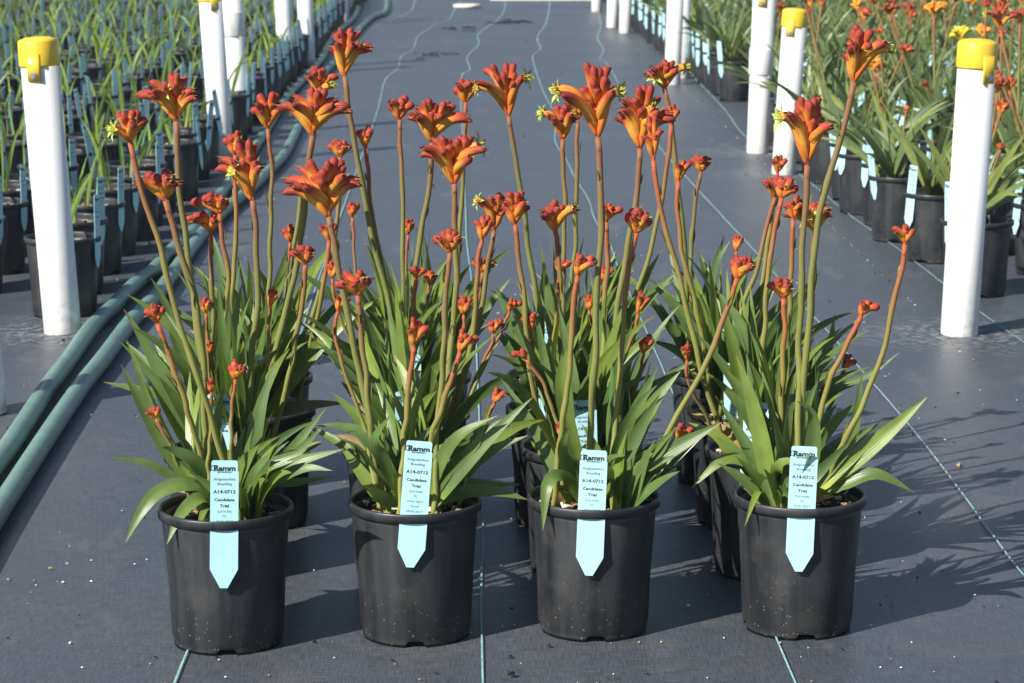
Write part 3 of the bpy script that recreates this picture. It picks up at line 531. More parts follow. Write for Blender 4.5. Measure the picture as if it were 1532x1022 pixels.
for i in range(22):                               # the swoosh round the first letter of the logo
    a0 = R(40 + i * 13); a1 = R(40 + (i + 1) * 13)
    q = [pm.vert((-.0138 + r * 1.25 * math.cos(a), -TW / 2 - .0003, Zt - .0112 + r * .85 * math.sin(a))) for a, r in ((a0, .0043), (a1, .0043), (a1, .0052), (a0, .0052))]; pm.face(q)
ME_INK = pm.mesh('print', ['ink'], False)
pf, _, _ = text_mesh([('Anigozanthos', .0054, Zt - .0292, .00004, 1.06), ('Breeding', .0054, Zt - .0362, .00004, 1.06), ('SLA14-042', .0046, Zt - .0770, 0, 1.0), ('TC', .0046, Zt - .0842, 0, 1.0), ('19-01-2017', .0048, Zt - .0918, 0, 1.08), ('Potted', .0044, Zt - .0990, 0, 1.05), ('28-03-2017', .0048, Zt - .1068, 0, 1.08)], '', '')
ME_FAINT = pf.mesh('print', ['inkfaint'], False)
def make_label(x, y, ang, shift, lean, label, group=None, text=True, pitch=0, z0=.204):
    """a label slid into the rim slot; ang = direction on the pot in which its face looks"""
    o = link('plant_label', ME_LABEL)
    r = .0962; o.location = (x + r * math.cos(ang), y + r * math.sin(ang), z0 + shift)
    o.rotation_euler = (pitch, lean, ang + math.pi / 2); o.rotation_mode = 'XYZ'
    if text: link('bold_print', ME_INK, o); link('faint_print', ME_FAINT, o)
    return tag(o, label, 'plant label', group)

# ------------------------------------------------------------------ leaves, stems, flowers
def leaf_geom(mb, P, width, side0=None, fold=.22, twist=0., curl=0.):
    n = len(P); F = frames(P)
    for i, (p, (t, a, b)) in enumerate(zip(P, F)):
        s = i / (n - 1)
        wv = width * .5 * ((.55 + .45 * math.sin(min(1, s / .38) * math.pi / 2)) if s < .38 else max(0.03, 1 - ((s - .38) / .62) ** 1.9))
        if side0 is None: sd_ = t.cross(Vector((0, 0, 1)))
        elif len(side0) == 2: sd_ = t.cross(side0[0])
        else: sd_ = side0 - t * side0.dot(t)
        sd_ = sd_.normalized() if sd_.length > 1e-5 else a
        if twist: sd_ = Quaternion(t, twist * (s - .2)) @ sd_
        nr = sd_.cross(t).normalized(); fd = fold * wv * (1.4 - .6 * s)
        mb.vert(p - sd_ * wv + nr * fd, s, 0); mb.vert(p - sd_ * wv * .45 + nr * fd * .3, s, .27); mb.vert(p - nr * 0, s, .5); mb.vert(p + sd_ * wv * .45 + nr * fd * .3, s, .73); mb.vert(p + sd_ * wv + nr * fd, s, 1)
    b0 = len(mb.v) - 5 * n
    for i in range(n - 1):
        for k in range(4): q = b0 + 5 * i + k; mb.face((q, q + 1, q + 6, q + 5))
def auto_leaf(rnd, base, az, e0, length, bend, n=11, side=0.):
    P = [Vector(base)]; e = e0; a = az
    for i in range(n):
        s = i / n; d = Vector((math.cos(a) * math.cos(e), math.sin(a) * math.cos(e), math.sin(e)))
        P.append(P[-1] + d * length / n); e -= bend * (.35 + 1.3 * s) / n; a += side / n
    return P
def blade(rnd, az):                                # iris-like blades stand edge-up, each rolled a little
    n = Vector((-math.sin(az), math.cos(az), 0)); n = n if n.y < 0 else -n
    return ((n + Vector((rnd.gauss(0, .35), rnd.gauss(0, .2), rnd.uniform(0, 1.0)))).normalized(), 0)
def bez(a, b, c, d, n):
    return [a * (1 - t) ** 3 + b * 3 * t * (1 - t) ** 2 + c * 3 * t * t * (1 - t) + d * t ** 3 for t in [i / n for i in range(n + 1)]]
def fl_rad(r, bulb):
    def f(t):
        if t < .4: return r * (.36 + .66 * math.sin(t / .4 * math.pi / 2) ** 1.2)
        if t < .84: return r * (1.02 + (.16 * bulb - .30 * (1 - bulb)) * ((t - .4) / .44) ** 1.3)
        e = (t - .84) / .16; m = 1.02 + .16 * bulb - .30 * (1 - bulb)
        return r * m * (math.sqrt(max(.015, 1 - e * e)) * bulb + (1 - bulb) * max(.12, 1 - e ** 1.6))
    return f
def fuzz(mb, P, rad, rnd, n, mi=4):
    F = frames(P); m = len(P) - 1
    for _ in range(n):
        s = rnd.random() * (m - 1e-3); i = int(s); t, a, b = F[i]; ph = rnd.uniform(0, 6.28); d = a * math.cos(ph) + b * math.sin(ph)
        p = P[i].lerp(P[i + 1], s - i) + d * rad(s / m) * .97; q = t.cross(d) * .00024; L = rnd.uniform(.0008, .0019)
        mb.face((mb.vert(p - q, s / m), mb.vert(p + q, s / m), mb.vert(p + d * L + t * L * .7, s / m)), mi)
def floret_geom(mb, a, b, c, d, r, tone, star=None, rnd=random, bulb=.3, sides=12, n=11):
    P = bez(a, b, c, d, n)
    if not star:
        f = fl_rad(r, bulb); tube(mb, P, f, sides, 0, tone, .07, shade=.75); fuzz(mb, P, f, rnd, int(480 * (d - a).length * r / .005) + 20)
        if bulb < .42:                            # the ripe tubes begin to split into points
            t, u, v = frames(P)[-2]; tip = P[-2]
            for k in range(5):
                ph = k * 1.257 + rnd.uniform(-.3, .3); o = u * math.cos(ph) + v * math.sin(ph); q = t.cross(o)
                m_ = tip + o * r * .52; e = m_ + t * r * rnd.uniform(.9, 1.6) + o * r * rnd.uniform(0, .5)
                mb.face((mb.vert(m_ - q * r * .3, .85, 0, 0), mb.vert(m_ + q * r * .3, .85, 0, 0), mb.vert(e, 1, 0, 0)), 0 if k % 2 else 3)
        return
    f0 = fl_rad(r, .6); f = lambda t: f0(min(t, .8)) * (1 + .3 * max(0, t - .8)); rings = tube(mb, P, f, sides, 0, tone, .05, t1=.5, shade=.4); fuzz(mb, P, f, rnd, int(480 * (d - a).length * r / .005))
    et, s1, s2 = frames(P)[-1]; nrm = (Vector(star).normalized() * .55 + et * .6).normalized(); s1 = (s1 - nrm * s1.dot(nrm)).normalized(); s2 = nrm.cross(s1); tip = P[-1]; rr = f(1)
    ci = mb.vert(tip + nrm * r * .2, .5); rg = [mb.vert(tip + (s1 * math.cos(k * math.pi / 5) + s2 * math.sin(k * math.pi / 5)) * rr * .95 + nrm * r * .06, .5) for k in range(10)]
    for k in range(10): mb.face((ci, rg[k], rg[(k + 1) % 10]), 1)
    for k in range(6):                            # six pointed lobes continue the tube, spread and curl back unevenly
        ph = k * math.pi / 3 + rnd.uniform(-.16, .16); d_ = s1 * math.cos(ph) + s2 * math.sin(ph); q = nrm.cross(d_)
        L = r * rnd.uniform(1.7, 2.9); wv = r * rnd.uniform(.5, .66); op = rnd.uniform(.35, 1.0); cb = rnd.uniform(.0, .6)
        base = tip + d_ * rr * .8 - nrm * r * .1; m = base + (d_ * op + nrm * (1 - .6 * op)) * L * .5; e = m + (d_ * (op + .15) + nrm * (.5 - op * .6 - cb * .5)) * L * .55 + q * rnd.uniform(-.15, .15) * L
        I = [mb.vert(p, t, u, 0) for p, t, u in ((base - q * wv * .85, .1, 0), (base + q * wv * .85, .1, 1), (m - q * wv * .8, .5, 0), (m - nrm * wv * .4, .5, .5), (m + q * wv * .8, .5, 1), (e, 1, .5), (base - nrm * wv * .3, .1, .5))]
        for fc in ((0, 6, 3, 2), (6, 1, 4, 3), (2, 3, 5), (3, 4, 5)): mb.face([I[i] for i in fc], 1)
        J = [mb.vert(Vector(mb.v[i]) - nrm * .0006 - d_ * .0005, .5, 0, 0) for i in I]
        for fc in ((0, 6, 3, 2), (6, 1, 4, 3), (2, 3, 5), (3, 4, 5)): mb.face([J[i] for i in fc][::-1], 3)
        an = tip + d_ * r * .5; tube(mb, [an, an + nrm * r * .7 + d_ * r * .2, an + nrm * r * rnd.uniform(1.1, 1.6) + d_ * r * .1], r * .13, 4, 2)
FL_MATS = ['floret', 'lobe', 'anther', 'lobe_back', 'fuzz']
def head_florets(rnd, B, up, ext, stars, kind):
    """list of (floret mesh builder) of one flower head rising from B"""
    wl_, wr_, h = (v * 1.07 for v in ext); X = Vector((1, 0, 0)); X = (X - up * X.dot(up)).normalized(); Yv = up.cross(X).normalized()  # Yv points away from the front
    W = wl_ + wr_; big = W > .075; mid = W > .045
    r = .0076 if big else (.0067 if mid else .0053); r *= rnd.uniform(.94, 1.08)
    if W < .028: r *= .82
    out = []
    def fl(av, e, start, rr, tone, star=None, bulb=.3, outw=None):
        ln = (e - start).length; od = outw if outw is not None else (X * (1 if av > 0 else -1) * abs(av) + Yv * rnd.uniform(-.5, .3)).normalized()
        ab = abs(av); p1 = start + (up * (.9 - .2 * ab) + od * (.08 + .28 * ab)) * ln * .46; p2 = e - (od * (1. * ab + .05) + up * (1. - 1.45 * ab)) * ln * .42
        mb = MB(); floret_geom(mb, start, p1, p2, e, rr, tone, star, rnd, bulb); out.append(mb)
    for sx, sz in stars:
        e = B + X * sx * .86 + up * sz * .9 + Yv * (-.012 if big else -.009); av = max(-.9, min(.9, sx / (wl_ if sx < 0 else wr_)))
        fl(av, e, B + up * h * .0, r * .92, rnd.uniform(.0, .3), star=(X * (.75 if sx > 0 else -.75) * min(1, abs(av) * 1.2) - Yv * .75 + up * .25))
    if big: ls = [(-1., .0), (-.9, .13), (-.6, .3), (1., .05), (.88, .19), (.55, .34)]
    elif mid: ls = [(-.98, .0), (-.6, .25), (.6, .2), (.96, .05)]
    else: ls = [(-.9, .05), (.85, .12)]
    short = rnd.choice((-1, 1)) if rnd.random() < .6 else 0    # one side of the hand is often younger
    for a, s0 in ls:                              # the spread claws, one above the other up the axis
        if big and rnd.random() < .1: continue
        a = max(-1, min(1, a + rnd.uniform(-.07, .07)))
        if any(abs(a - sx / (wl_ if sx < 0 else wr_)) < .3 for sx, sz in stars): continue
        ab = abs(a); k_ = .84 if a * short > 0 else 1.; lat = (wl_ if a < 0 else wr_) * a * k_
        hh = h * (1.0 - .50 * ab ** 2.4 + rnd.uniform(-.1, .05))
        e = B + X * lat * .97 + up * hh * .93 + Yv * rnd.uniform(-.6, .45) * W * .2
        fl(a, e, B + up * h * (s0 - .03 + rnd.uniform(0, .05)), r * (1.0 if ab > .7 else .9) * (.9 if k_ < 1 else 1), rnd.uniform(.0, .25) + (.25 if k_ < 1 else 0) if big else rnd.uniform(.35, .9), bulb=rnd.uniform(.2, .55) if big else rnd.uniform(.5, .85))
    for i in range(3 if big else 2 if mid else 1):  # claws that reach out towards the front
        a = rnd.choice((-1, 1)) * rnd.uniform(.35, .75); lat = (wl_ if a < 0 else wr_) * a
        fl(a, B + X * lat + up * h * rnd.uniform(.5, .72) - Yv * W * rnd.uniform(.2, .34), B + up * h * rnd.uniform(.05, .3), r * .92, rnd.uniform(.1, .6), bulb=.3, outw=(X * a - Yv * .7).normalized())
    nb = (11 if big else 7 if mid else 5)
    for i in range(nb):                           # plump unopened buds in the middle of the hand, towards the light
        a = rnd.uniform(-.5, .5); lat = (wl_ if a < 0 else wr_) * a * .7
        e = B + X * lat + up * h * (rnd.uniform(.6, .98) if big else rnd.uniform(.5, .97)) - Yv * W * rnd.uniform(.03, .2)
        st = B + up * h * rnd.uniform(.34, .52) - Yv * W * .03 + X * lat * .3
        fl(a * .5, e, st, r * rnd.uniform(.58, .8), rnd.uniform(.5, .95), bulb=.85)
    for i in range(2 if mid else 1):              # and a few on the far side
        a = rnd.uniform(-.7, .7); lat = (wl_ if a < 0 else wr_) * a * .8
        fl(a, B + X * lat + up * h * rnd.uniform(.5, .85) + Yv * W * rnd.uniform(.12, .26), B + up * h * .25, r * .85, rnd.uniform(.4, 1), bulb=.7)
    return out
def stem_geom(mb, pts, r0, r1, tone, rnd, hairs=420, n=26, axis=None):
    P = spline(pts, n); sw = rnd.uniform(0, 50)
    for i in range(2, n - 1): P[i] = P[i] + Vector((mnoise.noise(Vector((i * .33, sw, 0))), mnoise.noise(Vector((i * .33, sw, 5))), 0)) * .004
    if axis is not None: tube(mb, [P[-2], P[-1], P[-1] + axis * .5, P[-1] + axis], lambda t: r1 * (1 - .5 * t), 8, 0, tone, t0=.97)
    nd = [(rnd.uniform(.3, .5), rnd.uniform(.1, .22)), (rnd.uniform(.62, .8), rnd.uniform(.1, .25))]; sd0 = rnd.uniform(0, 99)
    tube(mb, P, lambda t: (r0 + (r1 - r0) * t) * (1 + .10 * mnoise.noise(Vector((t * 9, sd0, 0))) + sum(b * math.exp(-((t - a) / .022) ** 2) for a, b in nd)), 9, 0, tone)
    F = frames(P)
    for _ in range(hairs):
        s = (.15 + .85 * rnd.random()) * (n - 1e-3); i = int(s); p = P[i].lerp(P[i + 1], s - i); t, a, b = F[i]; ph = rnd.uniform(0, 6.28)
        d = a * math.cos(ph) + b * math.sin(ph); rr = r0 + (r1 - r0) * s / n; q = t.cross(d) * .00028; L = rnd.uniform(.0011, .0023)
        p = p + d * rr * .95; k = [mb.vert(p - q, s / n, 0, tone), mb.vert(p + q, s / n, 0, tone), mb.vert(p + d * L + t * L * .4, s / n, 0, tone)]; mb.face(k, 1)
    return P, F
def bract_geom(rnd, p, t, d, L, wv):
    mb = MB(); P = [p + t * L * s + d * (.0035 + L * .22 * s * s) for s in [i / 6 for i in range(7)]]
    leaf_geom(mb, P, wv, side0=t.cross(d), fold=.7); return mb

# ------------------------------------------------------------------ the sixteen labelled kangaroo paws
FILES = ['file nearest the hoses', 'second file from the hoses', 'third file from the hoses', 'file farthest from the hoses']
RANKS = ['front pot of', 'second pot of', 'third pot of', 'last pot of']
LABEL_POS = {(0, 0): (-.018, R(1.6), -.003), (1, 0): (.002, R(4.6), -.002), (2, 0): (-.018, R(2.0), -.004), (3, 0): (-.014, R(1.4), .003)}
plants = {}
for (c, r), (px, py) in POTS.items():
    rnd = random.Random(c * 31 + r * 7 + 2)
    e = link('potted_kangaroo_paw', None); e.location = (px, py, 0); e.empty_display_size = .05
    tag(e, 'orange kangaroo paw in black pot, %s %s' % (RANKS[r], FILES[c]), 'potted plant', 'labelled kangaroo paws in four files')
    plants[c, r] = e
    tilt = link('pot', ME_POT, e); tilt.rotation_euler = (0, 0, R(rnd.uniform(-4, 4)) if r == 0 else R(rnd.uniform(0, 90)))
    link('rim', ME_RIM, tilt)
    link('soil', ME_SOIL[(c + r) % 5], e); tag(link('bark_chips', ME_CHIP[(c + 2 * r) % 4], e), kind='stuff')
    # fans of strap leaves
    fans = [(rnd.uniform(-.045, .045), rnd.uniform(-.045, .045)) for _ in range(5)]
    nl = 50 if r == 0 else 42
    for i in range(nl):
        fx, fy = fans[i % 5]; az = rnd.uniform(0, 6.283) if i % 3 else math.atan2(fy, fx) + rnd.uniform(-.8, .8)
        e0 = R(rnd.uniform(46, 88)) if r == 0 else R(rnd.uniform(58, 89)); L = rnd.uniform(.11, .25) if r == 0 else rnd.uniform(.17, .31)
        if i in (7, 19): L *= .6; e0 = R(rnd.uniform(20, 50))
        if r == 0 and -.766 * math.cos(az) - .643 * math.sin(az) > .6: L *= .6
        if r == 0 and math.sin(az) < -.3: L *= .8                     # shorter where the label is read
        P = auto_leaf(rnd, (fx + rnd.uniform(-.012, .012), fy + rnd.uniform(-.012, .012), .184), az, e0, L, R(rnd.uniform(5, 62)), 11, R(rnd.uniform(-25, 25)))
        mb = MB(); leaf_geom(mb, P, rnd.uniform(.018, .031), blade(rnd, az), .22, rnd.uniform(-.9, .9)); link('leaf', mb.mesh('leaf', ['dead' if i in (7, 19) else 'leaf']), e)
    for k, (cc, rr, P, wv) in enumerate(LEAVES):
        if (cc, rr) == (c, r):
            P = spline([(x - px, y - py, z) for x, y, z in P], 13); P[0].z = max(.18, min(P[0].z, .2))
            mb = MB(); leaf_geom(mb, P, wv * 1.08, (Vector((rnd.uniform(-.25, .25), -.8, .6)), 0), .22, rnd.uniform(-.4, .4)); link('leaf', mb.mesh('leaf', ['leaf']), e)
    # label
    if r == 0: sh, ln, da = LABEL_POS[c, r]; ang = math.atan2(-py, -px) + da / .0962
    else: sh, ln, da = rnd.uniform(-.02, .01), R(rnd.uniform(-3, 4)), 0; ang = math.atan2(-py, -px) + rnd.uniform(-.25, .2)
    make_label(px, py, ang, sh, ln, 'pale blue printed label on the %s %s' % (RANKS[r], FILES[c]), 'printed labels of the kangaroo paws')
for k, (c, r, pts, ext, stars) in enumerate(STEMS):
    rnd = random.Random(k * 17 + 3); e = plants[c, r]; o = Vector(e.location); P = [Vector(p) - o for p in pts]
    W = ext[0] + ext[1]; big = W > .075
    tone = rnd.uniform(0, .25) if big else (rnd.uniform(.1, .6) if W > .045 else rnd.uniform(.6, 1))
    r0 = .0052 if big else .0044 if W > .03 else .0032; r1 = r0 * (.88 if W > .03 else .8)
    L = (P[-1] - P[0]).length; mb = MB(); SP, SF = stem_geom(mb, P, r0, r1, tone, rnd, int(1500 * L), axis=Vector((0, 0, ext[2] * .5)))
    st = link('flower_stem', mb.mesh('flower_stem', ['stem', 'hair']), e)
    up = (SF[-1][0] * .55 + Vector((0, 0, 1)) * .6).normalized()
    for mb in head_florets(rnd, SP[-1], up, ext, stars, 0): link('floret', mb.mesh('floret', FL_MATS), st)
    for q in range(2 if L > .3 else 1):
        i = int(rnd.uniform(.3, .9) * 25) if q else 23; t, a, b = SF[i]; ph = rnd.uniform(0, 6.28)
        link('bract', bract_geom(rnd, SP[i], t, a * math.cos(ph) + b * math.sin(ph), rnd.uniform(.018, .04) if q else .018, .006).mesh('bract', ['bract']), st)

# ------------------------------------------------------------------ posts and hoses
def make_post(x, y, h, lean, label, cap_az, coupling=None):
    e = link('pipe_post', None); e.location = (x, y, 0); e.empty_display_size = .1
    e.rotation_euler = (R(lean[1]), R(lean[0]), 0); tag(e, label, 'post', 'white pipe posts along the aisle')
    mb = MB(); lathe(mb, [(.040, .02), (.045, -.004), (.0465, .004), (.0465, h), (.042, h), (.041, .02)], 48); link('pipe', mb.mesh('pipe', ['post']), e)
    if coupling:
        mb = MB(); lathe(mb, [(.0465, coupling - .055), (.0505, coupling - .055), (.052, coupling - .052), (.052, coupling + .05), (.0505, coupling + .055), (.0465, coupling + .055)], 48); link('coupling', mb.mesh('coupling', ['post']), e)
    mb = MB(); lathe(mb, [(.0475, h - .052), (.0495, h - .052), (.0505, h - .048), (.0492, h + .008), (.0465, h + .013), (.03, h + .0185), (.008, h + .0205), (.0001, h + .0206)], 48)
    cp = link('cap', mb.mesh('cap', ['cap']), e)
    for q in (0, math.pi):
        mb = MB(); az = cap_az + q                 # the strap that carries the bolt, bent to the pipe
        for z in (h - .02, h - .087):
            for ro in (.0478, .0515):
                for i in range(7): a = az + (i - 3) * .115; mb.vert((ro * math.cos(a), ro * math.sin(a), z))
        for i in range(6):
            mb.face((7 + i, 8 + i, 22 + i, 21 + i)); mb.face((i, 14 + i, 15 + i, i + 1)); mb.face((i, i + 1, 8 + i, 7 + i)); mb.face((14 + i, 21 + i, 22 + i, 15 + i))
        mb.face((0, 7, 21, 14)); mb.face((6, 20, 27, 13)); link('strap', mb.mesh('strap', ['cap']), cp)
        mb = MB(); d = Vector((math.cos(az), math.sin(az), 0)); p = d * .0512 + Vector((0, 0, h - .072))
        tube(mb, [p, p + d * .0012], .0085, 20); tube(mb, [p + d * .0012, p + d * .0065], .0062, 6); link('bolt', mb.mesh('bolt', ['steel'], False), cp)
    return e
ORD = ['first', 'second', 'third', 'fourth']
LP = [(-1.033, 5.19, .72, (-3, 0)), (-1.022, 6.16, .724, (-3.0, 0)), (-.995, 10.03, .705, (-3, 0)), (-1.022, 11.17, .72, (-3, 0)), (-1.075, 14.8, .72, (-2.4, 0)), (-.985, 15.4, .72, (-2.2, 0)), (-1.08, 20.08, .72, (-2, 0)), (-1.02, 20.6, .72, (-1, 0))]
for i, (x, y, h, ln) in enumerate(LP):
    make_post(x, y, h, ln, 'white pipe post beside the green hoses, %s of the %s pair' % (('nearer', 'farther')[i % 2], ORD[i // 2]), R(-99 if i == 1 else -100 + 17 * i), .5 if i == 3 else None)
RP = [(1.233, 6.09, .72, (1.8, 0)), (1.233, 9.59, .625, (3.0, 0)), (1.222, 10.37, .70, (1.4, 0)), (1.16, 14.0, .72, (1.5, 0)), (1.245, 14.45, .72, (1, 0)), (1.205, 18.95, .72, (1, 0)), (1.15, 19.7, .72, (2, 0)), (1.156, 22.2, .72, (1, 0)), (1.32, 22.65, .72, (1, 0))]
RL = ['white capped pipe post standing alone beside the flowering pots, bolt heads showing', 'short white capped pipe post, nearer of the first pair beside the flowering pots', 'white pipe post with wide coupling sleeve beside the flowering pots', 'white pipe post in the close pair by the bushy grassy pot, nearer', 'white pipe post in the close pair by the bushy grassy pot, farther', 'white pipe post, nearer of the third pair along the flowering pots', 'white pipe post, farther of the third pair along the flowering pots', 'white pipe post, nearer of the last pair along the flowering pots', 'white pipe post, farther of the last pair along the flowering pots']
for i, (x, y, h, ln) in enumerate(RP): make_post(x, y, h, ln, RL[i], R(-62 if i == 0 else -128 + 11 * i), .385 if i == 2 else None)
for k, pts in enumerate(HOSES):
    mb = MB(); P = spline([(x, y, .0215 + .004 * abs(mnoise.noise(Vector((y * .8, k, 0))))) for x, y in pts], 220)
    tube(mb, P, .0205, 20)
    o = link('irrigation_hose', mb.mesh('irrigation_hose', ['hose']))
    tag(o, ['green poly irrigation hose running along the white posts', 'green poly irrigation hose running on the open aisle side of the other'][k], 'hose')
# white lid, mesh strip and twigs at the far end of the aisle
mb = MB(); lathe(mb, [(.0001, .012), (.09, .014), (.118, .02), (.126, .016), (.128, .004), (.12, .003), (.1, .008), (.0001, .006)], 40)
o = link('plastic_lid', mb.mesh('plastic_lid', ['white'])); o.location = (.0, 22.9, .004); o.scale = (1, 1.2, 1.5); tag(o, 'cream plastic lid lying on the mat far down the aisle', 'lid')
e = link('mesh_tray', None); e.location = (.75, 24.42, .004); tag(e, 'white open mesh strip lying across the far end of the mat', 'mesh tray')
for j in range(2):
    mb = MB(); box(mb, (0, -.14 + .28 * j, .012), (1.05, .03, .024)); link('rail', mb.mesh('rail', ['white'], False), e)
mb = MB(); box(mb, (0, 0, .011), (.028, .25, .018)); me = mb.mesh('bar', ['white'], False)
for j in range(18): link('bar', me, e, (-.5 + j / 17, 0, 0))
rnd = random.Random(8); mb = MB()
for cx, cy in ((.3, 20.3), (.45, 20.5), (-.21, 16.4), (-.05, 19.5)):
    for _ in range(9):
        a = rnd.uniform(0, 6.28); x = cx + rnd.gauss(0, .09); y = cy + rnd.gauss(0, .12); L = rnd.uniform(.05, .14)
        tube(mb, [Vector((x, y, .006)), Vector((x + math.cos(a) * L * .5, y + math.sin(a) * L * .5, .012)), Vector((x + math.cos(a) * L, y + math.sin(a) * L, .006))], .0035, 5)
tag(link('dry_litter', mb.mesh('dry_litter', ['dark'])), 'dark dry twigs and leaf litter down the aisle', 'litter', kind='stuff')

# ------------------------------------------------------------------ block of seedlings on the hose side
def seedling(seed):
    rnd = random.Random(seed); blades = []
    for i in range(rnd.randint(3, 5)):
        az = rnd.uniform(0, 6.283); P = auto_leaf(rnd, (rnd.uniform(-.018, .018), rnd.uniform(-.018, .018), .184), az, R(rnd.uniform(66, 88)), rnd.uniform(.11, .27), R(rnd.uniform(0, 55) if rnd.random() < .75 else rnd.uniform(60, 130)), 9)
        mb = MB(); leaf_geom(mb, P, rnd.uniform(.010, .018), blade(rnd, az), .25, rnd.uniform(-1, 1)); blades.append(mb)
    return blades
SEED = [seedling(100 + i) for i in range(14)]
SEED_L = [[b.mesh('leaf', ['seed']) for b in s] for s in SEED]
SEED_J = []
for s in SEED:
    mb = MB()
    for b in s: mb.add(b)
    SEED_J.append((mb, mb.mesh('foliage', ['seed'])))
def ordinal(n): return '%d%s' % (n, 'th' if 10 < n % 100 < 14 else {1: 'st', 2: 'nd', 3: 'rd'}.get(n % 10, 'th'))
LOOSE = MB()
def loose_label(x, y, ang, shift, lean):
    b = MB(); box(b, (0, 0, .017), (LW, .001, .19))
    LOOSE.add(b, Matrix.Translation((x + .0962 * math.cos(ang), y + .0962 * math.sin(ang), .204 + shift)) @ Matrix.Rotation(ang + math.pi / 2, 4, 'Z') @ Matrix.Rotation(lean, 4, 'Y'))
def in_view(x, y, m=.12): return -.19 * y - m < x < .2275 * y + m
spots = []; rnd = random.Random(77); j = 0; y = 6.45
while y < 24.6:
    x = -1.07 + (rnd.uniform(-.03, .02)); first = 0
    while x > -.19 * y - .15:
        spots.append((x + (0 if not first else rnd.uniform(-.035, .035)), y + rnd.uniform(-.05, .05), first)); first += 1; x -= .285
    y += .34; j += 1
spots = [s for s in spots if in_view(s[0], s[1])]
spots.sort(key=lambda s: s[1])
far = MB(); farl = MB(); farp = MB(); fars = MB(); cnt = {}
for k, (x, y, first) in enumerate(spots):
    rnd = random.Random(k + 900); v = rnd.randrange(14); rz = rnd.uniform(0, 6.28); sc = rnd.uniform(.8, 1.2)
    ang = R(-14 + rnd.uniform(-12, 10)); tl = rnd.uniform(-.02, .012); lean = R(rnd.uniform(-9, 9))
    if k >= 300:
        m4 = Matrix.Translation((x, y, 0)) @ Matrix.Rotation(rz, 4, 'Z'); farp.add(pot_lo := globals().setdefault('POT_LO', pot_mesh(20, False)), m4); farp.add(globals().setdefault('RIM_LO', rim_mesh(20)), m4)
        fars.add(globals().setdefault('SOIL_LO', soil_mesh(3, 10)), m4); far.add(SEED_J[v][0], m4)
        lm = Matrix.Translation((x + .096 * math.cos(ang), y + .096 * math.sin(ang), .204 + tl)) @ Matrix.Rotation(ang + math.pi / 2, 4, 'Z') @ Matrix.Rotation(lean, 4, 'Y')
        b = MB(); box(b, (0, 0, .03), (.038, .001, .15)); farl.add(b, lm); continue
    e = link('potted_seedling', None); e.location = (x, y, 0); e.rotation_euler = (R(rnd.uniform(-.9, .9)), R(rnd.uniform(-.9, .9)), 0); e.empty_display_size = .05
    cnt[first] = cnt.get(first, 0) + 1
    where = '%s file from the hoses, %s pot along' % (ordinal(first + 1), ordinal(cnt[first]))
    tag(e, 'slender green seedling in black pot, ' + where, 'potted plant', 'potted seedlings beside the hoses')
    p = link('pot', ME_POT2, e); p.rotation_euler.z = rz
    if k < 150: link('rim', ME_RIM2, p)
    else: p.data = globals().setdefault('ME_POTRIM', (lambda a, b: (a.add(b), a)[1])(pot_mesh(24, False), rim_mesh(24)).mesh('pot', ['pot']))
    s = link('soil', ME_SOIL[k % 5], e)
    if k < 40: tag(link('bark_chips', ME_CHIP[4 + k % 3], e), kind='stuff')
    if k < 60:
        for me in SEED_L[v]: l = link('leaf', me, e); l.rotation_euler.z = rz; l.scale.z = 1; l.scale = (1, 1, 1)
    else: l = link('foliage', SEED_J[v][1], e); l.rotation_euler.z = rz
    if k < 140: make_label(x, y, ang, tl, lean, 'narrow blue label on the seedling pot, ' + where, 'labels on the seedling pots', k < 30, R(rnd.uniform(-7, 4)))
    else: loose_label(x, y, ang, tl, lean)
if far.v:
    mb = MB(); mb.add(farp, None, 0); mb.add(fars, None, 1); mb.add(far, None, 2); mb.add(farl, None, 3)
    tag(link('distant_potted_seedlings', mb.mesh('distant_potted_seedlings', ['pot', 'soil', 'seed', 'label'])), 'mass of potted seedlings with blue labels filling the far end of the hose-side block', 'potted plants', kind='stuff')

# ------------------------------------------------------------------ block of flowering plants on the other side
def bush(seed, n, lo, hi):
    rnd = random.Random(seed); L = []; fans = [(rnd.uniform(-.04, .04), rnd.uniform(-.04, .04)) for _ in range(4)]
    for i in range(n):
        fx, fy = fans[i % 4]; az = rnd.uniform(0, 6.283); P = auto_leaf(rnd, (fx + rnd.uniform(-.012, .012), fy + rnd.uniform(-.012, .012), .184), az, R(rnd.uniform(42, 86)), rnd.uniform(lo, hi), R(rnd.uniform(5, 75)), 9, R(rnd.uniform(-20, 20)))
        mb = MB(); leaf_geom(mb, P, rnd.uniform(.016, .029), blade(rnd, az), .22, rnd.uniform(-.9, .9)); L.append(mb)
    return L
BUSH = [bush(300 + i, 17 + i % 5, .2, .38) for i in range(10)]
BUSH_L = [[b.mesh('leaf', ['leaf2']) for b in s] for s in BUSH]
BUSH_J = []
for s in BUSH:
    mb = MB()
    for b in s: mb.add(b)
    BUSH_J.append((mb, mb.mesh('foliage', ['leaf2'])))
FLM = {'red': FL_MATS, 'gold': ['goldflower'] + FL_MATS[1:], 'yellow': ['yellowflower'] + FL_MATS[1:], 'rust': ['rustflower'] + FL_MATS[1:]}
